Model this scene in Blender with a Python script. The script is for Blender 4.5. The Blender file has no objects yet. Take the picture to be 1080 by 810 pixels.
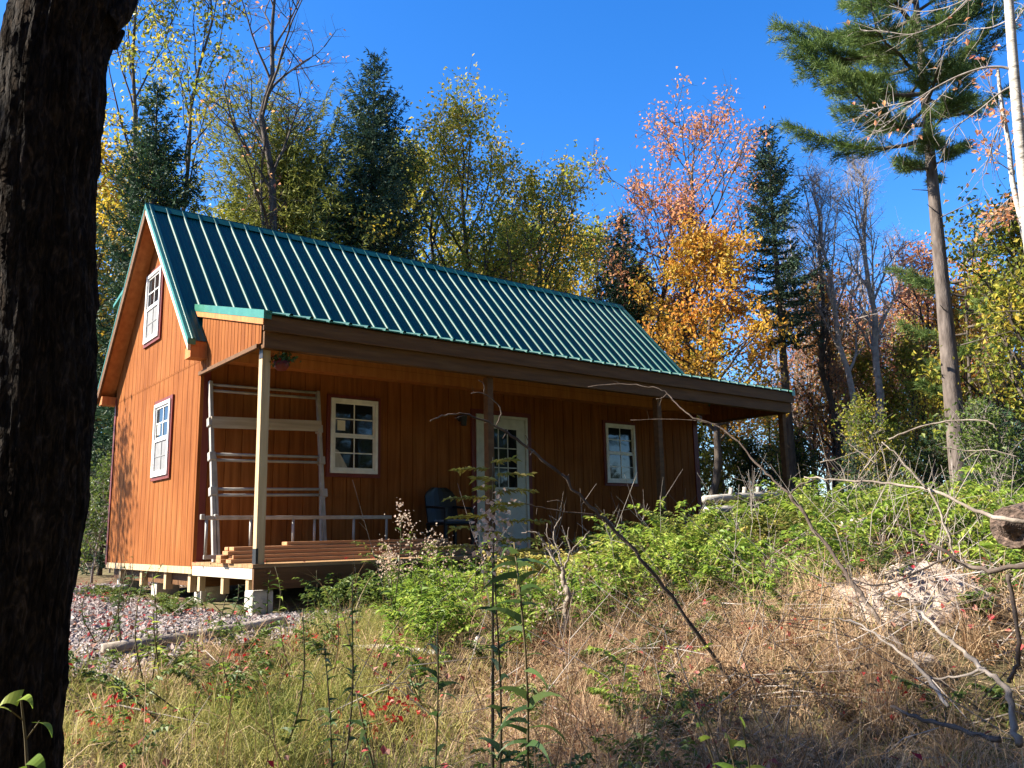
import bpy, math, random
import numpy as np
from mathutils import Matrix, Vector

S = bpy.context.scene
COL = S.collection
rad = math.radians
RNG = np.random.default_rng(7)

# ------------------------------------------------------------------ camera
CAM = np.array([-3.26624, -10.06468, 0.28499])
FWD = np.array([0.61338096, 0.76989107, 0.1761577])
RGT = np.array([0.78424414, -0.62011156, -0.02056151])
UPV = np.array([-0.0934073, -0.15076268, 0.98414719])
F = 887.24
cd = bpy.data.cameras.new('camera')
cam = bpy.data.objects.new('camera', cd)
COL.objects.link(cam)
M = Matrix.Identity(4)
for i in range(3):
    M[i][0], M[i][1], M[i][2], M[i][3] = RGT[i], UPV[i], -FWD[i], CAM[i]
cam.matrix_world = M
cd.sensor_fit = 'HORIZONTAL'; cd.sensor_width = 36; cd.lens = F / 1080 * 36
cd.clip_start = .05; cd.clip_end = 2000
S.camera = cam

def ray(px, py):
    return FWD + RGT * (px - 540) / F + UPV * (405 - py) / F
def P3(px, py, r):
    d = ray(px, py)
    return CAM + d * (r / math.hypot(d[0], d[1]))

# ------------------------------------------------------------------ ground height
def sstep(a, b, x):
    t = np.clip((x - a) / (b - a), 0, 1); return t * t * (3 - 2 * t)
def gz(x, y):
    x = np.asarray(x, float); y = np.asarray(y, float)
    r = np.hypot(x - CAM[0], y - CAM[1])
    z = -1.15 + .72 * sstep(1.5, 9, r)
    z = z + .62 * np.exp(-((x - 6.4) / 3.4) ** 2 - ((y + 5.0) / 1.55) ** 2)
    z = z + .30 * np.exp(-((x - 2.3) / 1.2) ** 2 - ((y + 7.2) / .8) ** 2)
    z = z + .32 * np.exp(-((x - 12) / 3.5) ** 2 - ((y + 3.5) / 3.0) ** 2)
    z = z + .34 * np.exp(-((x - 3.1) / .9) ** 2 - ((y + 6.9) / .6) ** 2)
    z = z + .028 * np.clip(r - 20, 0, 60)
    z = z + 1.05 * np.exp(-((x - 14.5) / 3.6) ** 2 - ((y - 1.8) / 3.6) ** 2) * sstep(9.6, 11.5, x)
    flat = np.exp(-(np.clip(np.abs(x - 4.5) - 5.2, 0, 99) ** 2 + np.clip(np.abs(y - 1) - 3.2, 0, 99) ** 2) / .5)
    b = .035 * np.sin(x * 2.1 + y * 1.3) + .03 * np.sin(x * .9 - y * 2.7 + 1) + .02 * np.sin(x * 4.3 + 2) * np.sin(y * 3.9)
    return z + b * (1 - .8 * flat)
def G(px, r):
    p = P3(px, 562, r); return np.array([p[0], p[1], float(gz(p[0], p[1]))])
def hit(px, py, rmin=1.5, rmax=40):
    d = ray(px, py); d = d / math.hypot(d[0], d[1])
    for r in np.arange(rmin, rmax, .05):
        p = CAM + d * r
        if p[2] < gz(p[0], p[1]): return p
    return CAM + d * rmax

# ------------------------------------------------------------------ mesh helpers
class MB:
    def __init__(s): s.v = []; s.f = []; s.n = 0
    def add(s, v, f):
        v = np.asarray(v, float).reshape(-1, 3); f = np.asarray(f, int)
        if len(v) == 0: return s
        s.v.append(v); s.f.append(f + s.n); s.n += len(v); return s
    def box(s, a, b):
        x0, y0, z0 = a; x1, y1, z1 = b
        v = [(x0,y0,z0),(x1,y0,z0),(x1,y1,z0),(x0,y1,z0),(x0,y0,z1),(x1,y0,z1),(x1,y1,z1),(x0,y1,z1)]
        return s.add(v, [(0,3,2,1),(4,5,6,7),(0,1,5,4),(1,2,6,5),(2,3,7,6),(3,0,4,7)])
    def prism(s, poly, ext):
        poly = np.asarray(poly, float); ext = np.asarray(ext, float); n = len(poly)
        b = s.n; s.v.append(np.vstack([poly, poly + ext])); s.n += 2 * n
        s.f.append([tuple(b + i for i in range(n))[::-1]]); s.f.append([tuple(b + n + i for i in range(n))])
        s.f.append([(b + i, b + (i + 1) % n, b + n + (i + 1) % n, b + n + i) for i in range(n)])
        return s
    def bar(s, p, q, w, h, up=(0,0,1)):
        p = np.asarray(p, float); q = np.asarray(q, float); d = q - p; d = d / np.linalg.norm(d)
        a = np.cross(d, up); a = a / np.linalg.norm(a); c = np.cross(a, d)
        return s.prism([p - a*w/2 - c*h/2, p + a*w/2 - c*h/2, p + a*w/2 + c*h/2, p - a*w/2 + c*h/2], q - p)
    def tube(s, path, rr, n=8, cap=True):
        path = np.asarray(path, float); m = len(path); rr = np.broadcast_to(np.asarray(rr, float), (m,))
        t = np.gradient(path, axis=0); t /= np.linalg.norm(t, axis=1)[:, None] + 1e-9
        ref = np.array([1., .13, .07]) if abs(t[0][0]) < .8 else np.array([.1, 1., .07])
        a = np.cross(t, ref); a /= np.linalg.norm(a, axis=1)[:, None] + 1e-9; b = np.cross(t, a)
        th = np.arange(n) * 2 * math.pi / n
        v = path[:, None] + rr[:, None, None] * (np.cos(th)[None, :, None] * a[:, None] + np.sin(th)[None, :, None] * b[:, None])
        i = np.arange(m - 1)[:, None] * n; j = np.arange(n)[None]; k = (j + 1) % n
        f = np.stack([i + j, i + k, i + n + k, i + n + j], -1).reshape(-1, 4)
        s.add(v, f)
        if cap:
            s.f.append([tuple(s.n - m*n + q for q in range(n))[::-1], tuple(s.n - n + q for q in range(n))])
        return s
    def twigs(s, A, B, r0, r1):
        A = np.asarray(A, float).reshape(-1, 3); B = np.asarray(B, float).reshape(-1, 3); N = len(A)
        if N == 0: return s
        d = B - A; d /= np.linalg.norm(d, axis=1)[:, None] + 1e-9
        ref = np.where(np.abs(d[:, :1]) < .8, np.array([[1., .1, .05]]), np.array([[.1, 1., .05]]))
        a = np.cross(d, ref); a /= np.linalg.norm(a, axis=1)[:, None] + 1e-9; b = np.cross(d, a)
        th = np.arange(3) * 2 * math.pi / 3; c = np.cos(th)[None, :, None]; q = np.sin(th)[None, :, None]
        ring = c * a[:, None] + q * b[:, None]
        r0 = np.broadcast_to(np.asarray(r0, float), (N,))[:, None, None]; r1 = np.broadcast_to(np.asarray(r1, float), (N,))[:, None, None]
        v = np.concatenate([A[:, None] + ring * r0, B[:, None] + ring * r1], 1).reshape(-1, 3)
        base = np.arange(N)[:, None, None] * 6
        f = (np.array([(0,1,4,3),(1,2,5,4),(2,0,3,5)])[None] + base).reshape(-1, 4)
        return s.add(v, f)
    def leaves(s, pts, size, rng, up=.4, asp=.62, axis=None, fold=.18):
        pts = np.asarray(pts, float).reshape(-1, 3); N = len(pts)
        if N == 0: return s
        L = size * rng.uniform(.65, 1.25, N)
        ax = rng.normal(size=(N, 3)) if axis is None else np.asarray(axis) + rng.normal(size=(N, 3)) * .25
        ax[:, 2] -= .25; ax /= np.linalg.norm(ax, axis=1)[:, None]
        nn = rng.normal(size=(N, 3)) * (1 - up); nn[:, 2] += up * 1.6
        sd = np.cross(ax, nn); sd /= np.linalg.norm(sd, axis=1)[:, None] + 1e-9; nn = np.cross(sd, ax)
        w = (L * asp / 2)[:, None]; L = L[:, None]
        v = np.stack([pts, pts + ax*L*.45 - sd*w + nn*L*fold, pts + ax*L, pts + ax*L*.45 + sd*w + nn*L*fold], 1).reshape(-1, 3)
        b = np.arange(N)[:, None, None] * 4
        f = (np.array([(0,1,2),(0,2,3)])[None] + b).reshape(-1, 3)
        return s.add(v, f)
    def blades(s, A, D, L, w, rng):
        A = np.asarray(A, float).reshape(-1, 3); N = len(A)
        if N == 0: return s
        D = np.asarray(D, float).reshape(-1, 3); D = D / (np.linalg.norm(D, axis=1)[:, None] + 1e-9)
        sd = np.cross(D, rng.normal(size=(N, 3))); sd /= np.linalg.norm(sd, axis=1)[:, None] + 1e-9
        L = np.broadcast_to(np.asarray(L, float), (N,))[:, None]; w = np.broadcast_to(np.asarray(w, float), (N,))[:, None] / 2
        v = np.stack([A - sd*w*.5, A + D*L*.4 + sd*w, A + D*L, A + D*L*.4 - sd*w], 1).reshape(-1, 3)
        b = np.arange(N)[:, None, None] * 4
        return s.add(v, (np.array([(0,1,2,3)])[None] + b).reshape(-1, 4))
    def strips(s, A, D, L, w, rng, droop=.6, seg=3, twist=.4):
        """curved grass blades"""
        A = np.asarray(A, float).reshape(-1, 3); N = len(A)
        if N == 0: return s
        D = np.asarray(D, float); D = D / (np.linalg.norm(D, axis=1)[:, None] + 1e-9)
        L = np.broadcast_to(np.asarray(L, float), (N,)); w = np.broadcast_to(np.asarray(w, float), (N,))
        dr = np.broadcast_to(np.asarray(droop, float), (N,))
        sd = np.cross(D, np.array([0., 0, 1]) + rng.normal(size=(N, 3)) * twist); sd /= np.linalg.norm(sd, axis=1)[:, None] + 1e-9
        rows = []; p = A.copy(); d = D.copy()
        for k in range(seg + 1):
            ww = (w * (1 - k / (seg + .25)) / 2)[:, None]
            rows += [p - sd * ww, p + sd * ww]
            p = p + d * (L / seg)[:, None]; d = d.copy(); d[:, 2] -= dr / seg * (1 + k * .7); d /= np.linalg.norm(d, axis=1)[:, None] + 1e-9
        v = np.stack(rows, 1).reshape(-1, 3); m = 2 * (seg + 1)
        b = np.arange(N)[:, None, None] * m
        f = (np.array([(2*k, 2*k+1, 2*k+3, 2*k+2) for k in range(seg)])[None] + b).reshape(-1, 4)
        return s.add(v, f)
    def mesh(s, name, smooth=False):
        V = np.vstack(s.v) if s.v else np.zeros((0, 3))
        me = bpy.data.meshes.new(name)
        loops = []; tot = []
        for f in s.f:
            if isinstance(f, np.ndarray) and f.ndim == 2:
                loops.append(f.ravel()); tot.append(np.full(len(f), f.shape[1]))
            else:
                for q in f: loops.append(np.asarray(q, int)); tot.append(np.array([len(q)]))
        Lp = np.concatenate(loops).astype(np.int32); T = np.concatenate(tot).astype(np.int32)
        me.vertices.add(len(V)); me.vertices.foreach_set('co', V.astype(np.float32).ravel())
        me.loops.add(len(Lp)); me.loops.foreach_set('vertex_index', Lp)
        me.polygons.add(len(T)); st = np.zeros(len(T), np.int32); st[1:] = np.cumsum(T)[:-1]
        me.polygons.foreach_set('loop_start', st); me.polygons.foreach_set('loop_total', T)
        me.polygons.foreach_set('use_smooth', np.full(len(T), bool(smooth)))
        me.update(calc_edges=True); me.validate()
        return me

def put(name, mb, mat, parent=None, smooth=False, bevel=0, loc=None):
    me = mb.mesh(name, smooth); o = bpy.data.objects.new(name, me); COL.objects.link(o)
    for m in (mat if isinstance(mat, (list, tuple)) else [mat]): me.materials.append(m)
    if parent is not None:
        o.parent = parent
        if loc is None: o.matrix_parent_inverse = parent['_inv_'] if False else INV.get(parent.name, Matrix.Identity(4))
    if loc is not None: o.location = loc
    if bevel:
        b = o.modifiers.new('bevel', 'BEVEL'); b.width = bevel; b.segments = 2; b.limit_method = 'ANGLE'
    return o
INV = {}
def tag(o, label=None, cat=None, group=None, kind=None):
    if label: o['label'] = label
    if cat: o['category'] = cat
    if group: o['group'] = group
    if kind: o['kind'] = kind
    return o
def thing(name, label, cat, loc=(0, 0, 0), group=None, world_parts=True):
    """an Empty at the thing's base; with world_parts its parts are modelled in world coordinates"""
    o = bpy.data.objects.new(name, None); COL.objects.link(o); o.location = [float(c) for c in loc]
    o.empty_display_size = .2
    INV[o.name] = Matrix.Translation(Vector([-float(c) for c in loc])) if world_parts else Matrix.Identity(4)
    return tag(o, label, cat, group)
def dup(root, loc, rz=0, sc=1, label=None, group=None):
    r = root.copy(); COL.objects.link(r); r.location = [float(c) for c in loc]; r.rotation_euler = (0, 0, rz); r.scale = (sc, sc, sc)
    if label: r['label'] = label
    if group: r['group'] = group
    for ch in list(root.children):
        c = ch.copy(); COL.objects.link(c); c.parent = r
        for g in ch.children:
            d = g.copy(); COL.objects.link(d); d.parent = c
    return r

# ------------------------------------------------------------------ materials
def newmat(name):
    m = bpy.data.materials.new(name); m.use_nodes = True
    nt = m.node_tree; nt.nodes.clear()
    return m, nt, nt.nodes.new, nt.links.new
def ramp(nt, stops, interp='LINEAR'):
    n = nt.nodes.new('ShaderNodeValToRGB'); n.color_ramp.interpolation = interp; e = n.color_ramp.elements
    e[0].position, e[0].color = stops[0][0], (*stops[0][1], 1)
    e[1].position, e[1].color = stops[-1][0], (*stops[-1][1], 1)
    for p, c in stops[1:-1]:
        q = e.new(p); q.color = (*c, 1)
    return n
def noise_mat(name, stops, scale=5, detail=6, rough=.7, bump=0, bscale=None, stretch=(1, 1, 1), spec=.3, metal=0, dist=0):
    m, nt, N, L = newmat(name)
    out = N('ShaderNodeOutputMaterial'); b = N('ShaderNodeBsdfPrincipled'); L(b.outputs[0], out.inputs[0])
    tc = N('ShaderNodeTexCoord'); mp = N('ShaderNodeMapping'); mp.inputs['Scale'].default_value = stretch
    L(tc.outputs['Object'], mp.inputs[0])
    no = N('ShaderNodeTexNoise'); no.inputs['Scale'].default_value = scale; no.inputs['Detail'].default_value = detail; no.inputs['Distortion'].default_value = dist
    L(mp.outputs[0], no.inputs['Vector'])
    r = ramp(nt, stops); L(no.outputs[0], r.inputs[0]); L(r.outputs[0], b.inputs['Base Color'])
    b.inputs['Roughness'].default_value = rough; b.inputs['Specular IOR Level'].default_value = spec; b.inputs['Metallic'].default_value = metal
    if bump:
        n2 = N('ShaderNodeTexNoise'); n2.inputs['Scale'].default_value = bscale or scale * 3; n2.inputs['Detail'].default_value = 5
        L(mp.outputs[0], n2.inputs['Vector'])
        bp = N('ShaderNodeBump'); bp.inputs['Strength'].default_value = bump; bp.inputs['Distance'].default_value = .02
        L(n2.outputs[0], bp.inputs['Height']); L(bp.outputs[0], b.inputs['Normal'])
    return m
def leaf_mat(name, cols, trans=.4, rough=.55, spec=.25, patch=.35, pscale=.5):
    """every leaf is its own mesh island and draws its own colour; patches lean to one end of the range"""
    m, nt, N, L = newmat(name)
    out = N('ShaderNodeOutputMaterial'); b = N('ShaderNodeBsdfPrincipled'); t = N('ShaderNodeBsdfTranslucent'); mx = N('ShaderNodeMixShader')
    g = N('ShaderNodeNewGeometry'); no = N('ShaderNodeTexNoise'); no.inputs['Scale'].default_value = pscale; no.inputs['Detail'].default_value = 2
    tc = N('ShaderNodeTexCoord'); L(tc.outputs['Object'], no.inputs['Vector'])
    mr = N('ShaderNodeMapRange'); mr.inputs[1].default_value = .3; mr.inputs[2].default_value = .7; L(no.outputs[0], mr.inputs[0])
    mi = N('ShaderNodeMix'); mi.inputs[0].default_value = patch; L(g.outputs['Random Per Island'], mi.inputs[2]); L(mr.outputs[0], mi.inputs[3])
    n = len(cols); r = ramp(nt, [(.12 + .76 * i / max(n - 1, 1), c) for i, c in enumerate(cols)])
    L(mi.outputs[0], r.inputs[0]); L(r.outputs[0], b.inputs['Base Color']); L(r.outputs[0], t.inputs['Color'])
    b.inputs['Roughness'].default_value = rough; b.inputs['Specular IOR Level'].default_value = spec
    mx.inputs[0].default_value = trans; L(b.outputs[0], mx.inputs[1]); L(t.outputs[0], mx.inputs[2]); L(mx.outputs[0], out.inputs[0])
    return m
def plain(name, col, rough=.5, spec=.4, metal=0, coat=0):
    m, nt, N, L = newmat(name)
    out = N('ShaderNodeOutputMaterial'); b = N('ShaderNodeBsdfPrincipled'); L(b.outputs[0], out.inputs[0])
    no = N('ShaderNodeTexNoise'); no.inputs['Scale'].default_value = 9; no.inputs['Detail'].default_value = 5
    tc = N('ShaderNodeTexCoord'); L(tc.outputs['Object'], no.inputs['Vector'])
    r = ramp(nt, [(.3, tuple(c * .86 for c in col)), (.7, tuple(min(1, c * 1.1) for c in col))]); L(no.outputs[0], r.inputs[0]); L(r.outputs[0], b.inputs['Base Color'])
    mr = N('ShaderNodeMapRange'); mr.inputs[3].default_value = rough * .85; mr.inputs[4].default_value = min(1, rough * 1.2); L(no.outputs[0], mr.inputs[0]); L(mr.outputs[0], b.inputs['Roughness'])
    b.inputs['Specular IOR Level'].default_value = spec; b.inputs['Metallic'].default_value = metal; b.inputs['Coat Weight'].default_value = coat
    return m

SIDING = noise_mat('stained_siding', [(.25, (.155, .049, .014)), (.5, (.24, .080, .021)), (.75, (.31, .114, .033))], 3.2, 8, .8, .25, 30, (6, 6, .35), .08)
nt = SIDING.node_tree; pb = nt.nodes['Principled BSDF']; src = pb.inputs['Base Color'].links[0].from_socket
fn_ = nt.nodes.new('ShaderNodeTexNoise'); fn_.inputs['Scale'].default_value = 1.1; fn_.inputs['Detail'].default_value = 6; tcc = nt.nodes.new('ShaderNodeTexCoord'); nt.links.new(tcc.outputs['Object'], fn_.inputs['Vector'])
fr_ = ramp(nt, [(.3, (.78, .72, .66)), (.55, (1, 1, 1)), (.75, (1.0, 1.12, 1.25))]); nt.links.new(fn_.outputs[0], fr_.inputs[0])
mm = nt.nodes.new('ShaderNodeMix'); mm.data_type = 'RGBA'; mm.blend_type = 'MULTIPLY'; mm.inputs[0].default_value = 1; nt.links.new(src, mm.inputs[6]); nt.links.new(fr_.outputs[0], mm.inputs[7]); nt.links.new(mm.outputs[2], pb.inputs['Base Color'])
DARKRED = noise_mat('dark_red_trim', [(.3, (.115, .018, .012)), (.7, (.17, .028, .02))], 4, 5, .55, .1, 40, (4, 4, .6))
BROWNWOOD = noise_mat('brown_fascia_wood', [(.25, (.08, .036, .013)), (.55, (.125, .058, .022)), (.8, (.17, .085, .034))], 4, 7, .7, .25, 25, (.5, 5, 5), .2)
ORANGEWOOD = noise_mat('orange_trim_wood', [(.25, (.36, .12, .035)), (.7, (.52, .20, .06))], 3, 6, .65, .2, 25, (5, 5, .6), .2)
PINEWOOD = noise_mat('pale_treated_lumber', [(.25, (.36, .24, .12)), (.5, (.50, .36, .20)), (.8, (.58, .44, .27))], 3, 7, .7, .3, 22, (7, 7, .5), .2)
LUMBER = noise_mat('stacked_lumber', [(.25, (.30, .14, .06)), (.5, (.42, .21, .10)), (.8, (.50, .28, .14))], 3, 7, .75, .3, 22, (.5, 7, 7), .2)
DECKWOOD = noise_mat('deck_wood', [(.25, (.22, .12, .055)), (.5, (.33, .19, .09)), (.8, (.42, .26, .13))], 3, 7, .75, .3, 22, (.6, 6, 6), .2)
GREENROOF = plain('green_metal_roofing', (.003, .068, .060), .44, .17, 0, 0)
GREENTRIM = plain('green_metal_trim', (.035, .17, .115), .35, .5)
CREAM = noise_mat('cream_board', [(.3, (.55, .46, .33)), (.7, (.68, .60, .46))], 4, 5, .65)
WHITE = plain('white_vinyl', (.76, .75, .72), .4, .4)
DOORWHITE = plain('white_painted_door', (.54, .54, .49), .5, .4)
GLASS = None
m, nt, N, L = newmat('window_glass'); out = N('ShaderNodeOutputMaterial'); b = N('ShaderNodeBsdfPrincipled'); L(b.outputs[0], out.inputs[0])
b.inputs['Base Color'].default_value = (.012, .014, .016, 1); b.inputs['Roughness'].default_value = .04; b.inputs['Specular IOR Level'].default_value = .5
no = N('ShaderNodeTexNoise'); no.inputs['Scale'].default_value = 2.2; bp = N('ShaderNodeBump'); bp.inputs['Strength'].default_value = .05; bp.inputs['Distance'].default_value = .05
tc = N('ShaderNodeTexCoord'); L(tc.outputs['Object'], no.inputs['Vector']); L(no.outputs[0], bp.inputs['Height']); L(bp.outputs[0], b.inputs['Normal']); GLASS = m
SCREEN = plain('insect_screen', (.20, .20, .205), .7, .3)
PAPER = plain('sticker_paper', (.7, .66, .52), .8, .2)
CURTAIN = noise_mat('grey_curtain', [(.3, (.30, .29, .26)), (.7, (.45, .43, .39))], 6, 4, .9, .3, 20, (8, 8, 1))
ALU = noise_mat('weathered_aluminium', [(.3, (.26, .235, .205)), (.7, (.40, .37, .33))], 8, 5, .55, .1, 40, (1, 1, 1), .4, .2)
BLACKPL = plain('black_plastic', (.008, .008, .010), .45, .35)
CONCRETE = noise_mat('concrete', [(.3, (.36, .33, .28)), (.7, (.52, .48, .42))], 9, 8, .9, .5, 40)
STEEL = plain('dark_steel', (.03, .03, .032), .5, .5, .6)
BRASS = plain('brass_knob', (.45, .32, .12), .3, .5, 1)
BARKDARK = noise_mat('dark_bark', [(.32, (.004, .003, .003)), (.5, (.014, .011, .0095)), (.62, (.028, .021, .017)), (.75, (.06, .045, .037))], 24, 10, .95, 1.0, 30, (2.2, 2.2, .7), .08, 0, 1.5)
BARK = noise_mat('grey_brown_bark', [(.3, (.045, .036, .03)), (.7, (.12, .098, .082))], 8, 7, .9, .5, 24, (2, 2, .5), .1)
PINEBARK = noise_mat('pine_bark', [(.3, (.065, .052, .046)), (.7, (.165, .135, .118))], 6, 7, .9, .6, 18, (2, 2, .5), .1)
BIRCH = noise_mat('pale_bark', [(.28, (.09, .08, .07)), (.44, (.38, .35, .31)), (.8, (.56, .53, .48))], 5, 6, .8, .3, 20, (1, 1, 5), .1)
TWIGBARK = noise_mat('twig_bark', [(.3, (.17, .14, .125)), (.7, (.36, .31, .28))], 9, 5, .9, .2, 30)
DEADWOOD = noise_mat('dead_wood', [(.25, (.11, .088, .072)), (.5, (.24, .20, .165)), (.8, (.42, .36, .31))], 6, 7, .9, .5, 30, (1, 1, 1), .1)
DEADDARK = noise_mat('dark_dead_wood', [(.25, (.05, .036, .03)), (.6, (.11, .085, .07)), (.85, (.30, .25, .21))], 7, 7, .9, .5, 30, (1, 1, 1), .1)

SPRUCE = leaf_mat('spruce_needles', [(.018, .042, .022), (.032, .068, .032), (.055, .10, .045)], .18, .6, .2, .3, .6)
BLUESPR = leaf_mat('blue_spruce_needles', [(.026, .055, .034), (.045, .085, .05), (.075, .12, .068)], .18, .6, .2, .3, .6)
PINE = leaf_mat('pine_needles', [(.05, .09, .022), (.10, .16, .038), (.17, .22, .06)], .3, .55, .25, .4, .7)
OLIVE = leaf_mat('olive_needles', [(.13, .15, .03), (.21, .23, .045), (.30, .29, .07)], .3, .6, .2, .4, .6)
YELGREEN = leaf_mat('yellow_green_leaves', [(.10, .15, .025), (.22, .26, .035), (.42, .36, .05), (.60, .42, .055)], .5, .5, .3, .5, .45)
YELLOW = leaf_mat('yellow_leaves', [(.36, .30, .03), (.56, .41, .045), (.66, .38, .05)], .5, .5, .3, .4, .5)
ORANGE = leaf_mat('orange_leaves', [(.46, .36, .05), (.62, .40, .06), (.66, .32, .05), (.58, .20, .04)], .5, .5, .3, .5, .4)
PINK = leaf_mat('pink_orange_leaves', [(.60, .24, .12), (.68, .36, .16), (.58, .20, .13)], .5, .5, .3, .4, .5)
RUST = leaf_mat('rusty_leaves', [(.26, .12, .04), (.44, .21, .06), (.38, .28, .07)], .4, .6, .2, .4, .5)
GREEN = leaf_mat('green_leaves', [(.05, .09, .02), (.10, .15, .03), (.18, .21, .04)], .4, .5, .3, .4, .8)
LIMEFERN = leaf_mat('bright_fern_leaves', [(.085, .155, .022), (.18, .28, .035), (.29, .37, .055), (.38, .38, .08)], .45, .5, .3, .45, .6)
YELFERN = leaf_mat('yellowing_leaves', [(.30, .29, .06), (.42, .37, .09), (.50, .38, .14)], .45, .5, .3, .4, .8)
WEED = leaf_mat('weed_leaves', [(.035, .075, .022), (.06, .11, .03), (.11, .15, .04)], .4, .5, .3, .3, 3)
REDLEAF = leaf_mat('red_leaves', [(.22, .008, .012), (.42, .016, .02), (.45, .05, .03)], .4, .5, .35, .3, 2)
GRASSM = leaf_mat('grass_blades', [(.13, .17, .035), (.25, .25, .06), (.38, .33, .11), (.48, .38, .18)], .35, .6, .2, .5, .9)
STRAW = leaf_mat('dry_straw', [(.24, .135, .07), (.42, .28, .16), (.58, .43, .27), (.34, .17, .10)], .3, .7, .15, .4, .8)
LITTER = leaf_mat('fallen_leaves', [(.26, .012, .02), (.38, .03, .045), (.24, .11, .065), (.40, .22, .17), (.32, .02, .035)], .2, .7, .2, .3, 1.2)
STONE = leaf_mat('gravel_stones', [(.10, .085, .08), (.22, .19, .18), (.36, .32, .305), (.28, .21, .19)], 0, .85, .2, .1, .8)
SEEDS = leaf_mat('seed_fluff', [(.42, .28, .20), (.55, .40, .30), (.60, .50, .40)], .4, .8, .1, .2, 3)

# ------------------------------------------------------------------ world and sun
PHI, EL = rad(33), rad(37)
SUN = Vector((-math.cos(PHI) * math.cos(EL), math.sin(PHI) * math.cos(EL), math.sin(EL)))
w = bpy.data.worlds.new('World'); S.world = w; w.use_nodes = True
nt = w.node_tree; bg = nt.nodes['Background']
sky = nt.nodes.new('ShaderNodeTexSky'); sky.sky_type = 'NISHITA'; sky.sun_disc = False
sky.sun_elevation = EL; sky.sun_rotation = math.atan2(SUN.x, SUN.y)
sky.altitude = 300; sky.air_density = 1.0; sky.dust_density = 0.5; sky.ozone_density = 5.0
hs = nt.nodes.new('ShaderNodeHueSaturation'); hs.inputs['Saturation'].default_value = 1.28; hs.inputs['Hue'].default_value = .508; nt.links.new(sky.outputs[0], hs.inputs['Color'])
nt.links.new(hs.outputs[0], bg.inputs[0]); bg.inputs[1].default_value = .088
sd = bpy.data.lights.new('sun', 'SUN'); sd.energy = 4.8; sd.angle = rad(.53); sd.color = (1, .92, .77)
so = bpy.data.objects.new('sun', sd); COL.objects.link(so); so.rotation_euler = (-SUN).to_track_quat('-Z', 'Y').to_euler()
S.view_settings.view_transform = 'Standard'; S.view_settings.look = 'None'; S.view_settings.exposure = 1.88; S.view_settings.gamma = 1
S.view_settings.use_curve_mapping = False
S.render.film_transparent = False
try:
    S.cycles.max_bounces = 6; S.cycles.diffuse_bounces = 2; S.cycles.transmission_bounces = 4; S.cycles.glossy_bounces = 3
    S.cycles.use_denoising = True; S.cycles.sample_clamp_indirect = 6
except Exception: pass

#@@GROUND
def spaced(a, b, c, d, fine):
    mid = np.arange(b, c, fine)
    lo = b - np.geomspace(fine, b - a, 40)[::-1]; hi = c + np.geomspace(fine, d - c, 40)
    return np.concatenate([lo, mid, hi])
xs = spaced(-500, -8, 20, 700, .16); ys = spaced(-300, -12, 8, 700, .16)
X, Y = np.meshgrid(xs, ys); Z = gz(X, Y)
mb = MB(); nx, ny = len(xs), len(ys)
i = np.arange(ny - 1)[:, None] * nx; j = np.arange(nx - 1)[None]
mb.add(np.stack([X, Y, Z], -1), np.stack([i + j, i + j + 1, i + nx + j + 1, i + nx + j], -1).reshape(-1, 4))
m, nt, N, L = newmat('forest_floor')
out = N('ShaderNodeOutputMaterial'); b = N('ShaderNodeBsdfPrincipled'); L(b.outputs[0], out.inputs[0]); b.inputs['Roughness'].default_value = .95; b.inputs['Specular IOR Level'].default_value = .1
tc = N('ShaderNodeTexCoord'); n1 = N('ShaderNodeTexNoise'); n1.inputs['Scale'].default_value = 9; n1.inputs['Detail'].default_value = 10; n1.inputs['Roughness'].default_value = .7
n2 = N('ShaderNodeTexNoise'); n2.inputs['Scale'].default_value = .5; n2.inputs['Detail'].default_value = 4
L(tc.outputs['Object'], n1.inputs['Vector']); L(tc.outputs['Object'], n2.inputs['Vector'])
r1 = ramp(nt, [(.3, (.045, .03, .02)), (.5, (.12, .08, .05)), (.7, (.24, .16, .10))]); r2 = ramp(nt, [(.3, (.07, .075, .03)), (.55, (.16, .13, .07)), (.75, (.22, .15, .10))])
L(n1.outputs[0], r1.inputs[0]); L(n1.outputs[0], r2.inputs[0])
mr = N('ShaderNodeMapRange'); mr.inputs[1].default_value = .42; mr.inputs[2].default_value = .58; L(n2.outputs[0], mr.inputs[0])
mi = N('ShaderNodeMix'); mi.data_type = 'RGBA'; L(mr.outputs[0], mi.inputs[0]); L(r1.outputs[0], mi.inputs[6]); L(r2.outputs[0], mi.inputs[7]); L(mi.outputs[2], b.inputs['Base Color'])
bp = N('ShaderNodeBump'); bp.inputs['Strength'].default_value = .7; bp.inputs['Distance'].default_value = .04; L(n1.outputs[0], bp.inputs['Height']); L(bp.outputs[0], b.inputs['Normal'])
tag(put('ground', mb, m, smooth=True), kind='structure')

#@@CABIN
W, LN, HR, G_, O_ = 4.016, 9.108, 5.007, .245, .205
HE = 2.612; SL = (HR - HE) / (W / 2 + O_)         # main roof slope
CB = thing('cabin', 'small orange stained wooden cabin with green ribbed metal roof and a long front porch', 'cabin', (0, 0, -.43))
def roof_z(y): return HR - abs(y - W / 2) * SL
def siding(u0, u1, zb, zt, put_pt, first=.1, step=.2032, gw=.013, gd=.010, brk=()):
    us = [(u0, 0)]; u = u0 + first
    while u < u1 - .02:
        us += [(u, 0), (u + .002, -gd), (u + gw - .002, -gd), (u + gw, 0)]; u += step
    us.append((u1, 0))
    for q in brk: us.append((q, 0))
    us = sorted(us); v = []; f = []
    for k, (a, d) in enumerate(us):
        v += [put_pt(a, d, zb), put_pt(a, d, zt(a))]
        if k: f.append((2*k-2, 2*k, 2*k+1, 2*k-1))
    return v, f
TH = .09                                             # roof build-up under the metal
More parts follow.
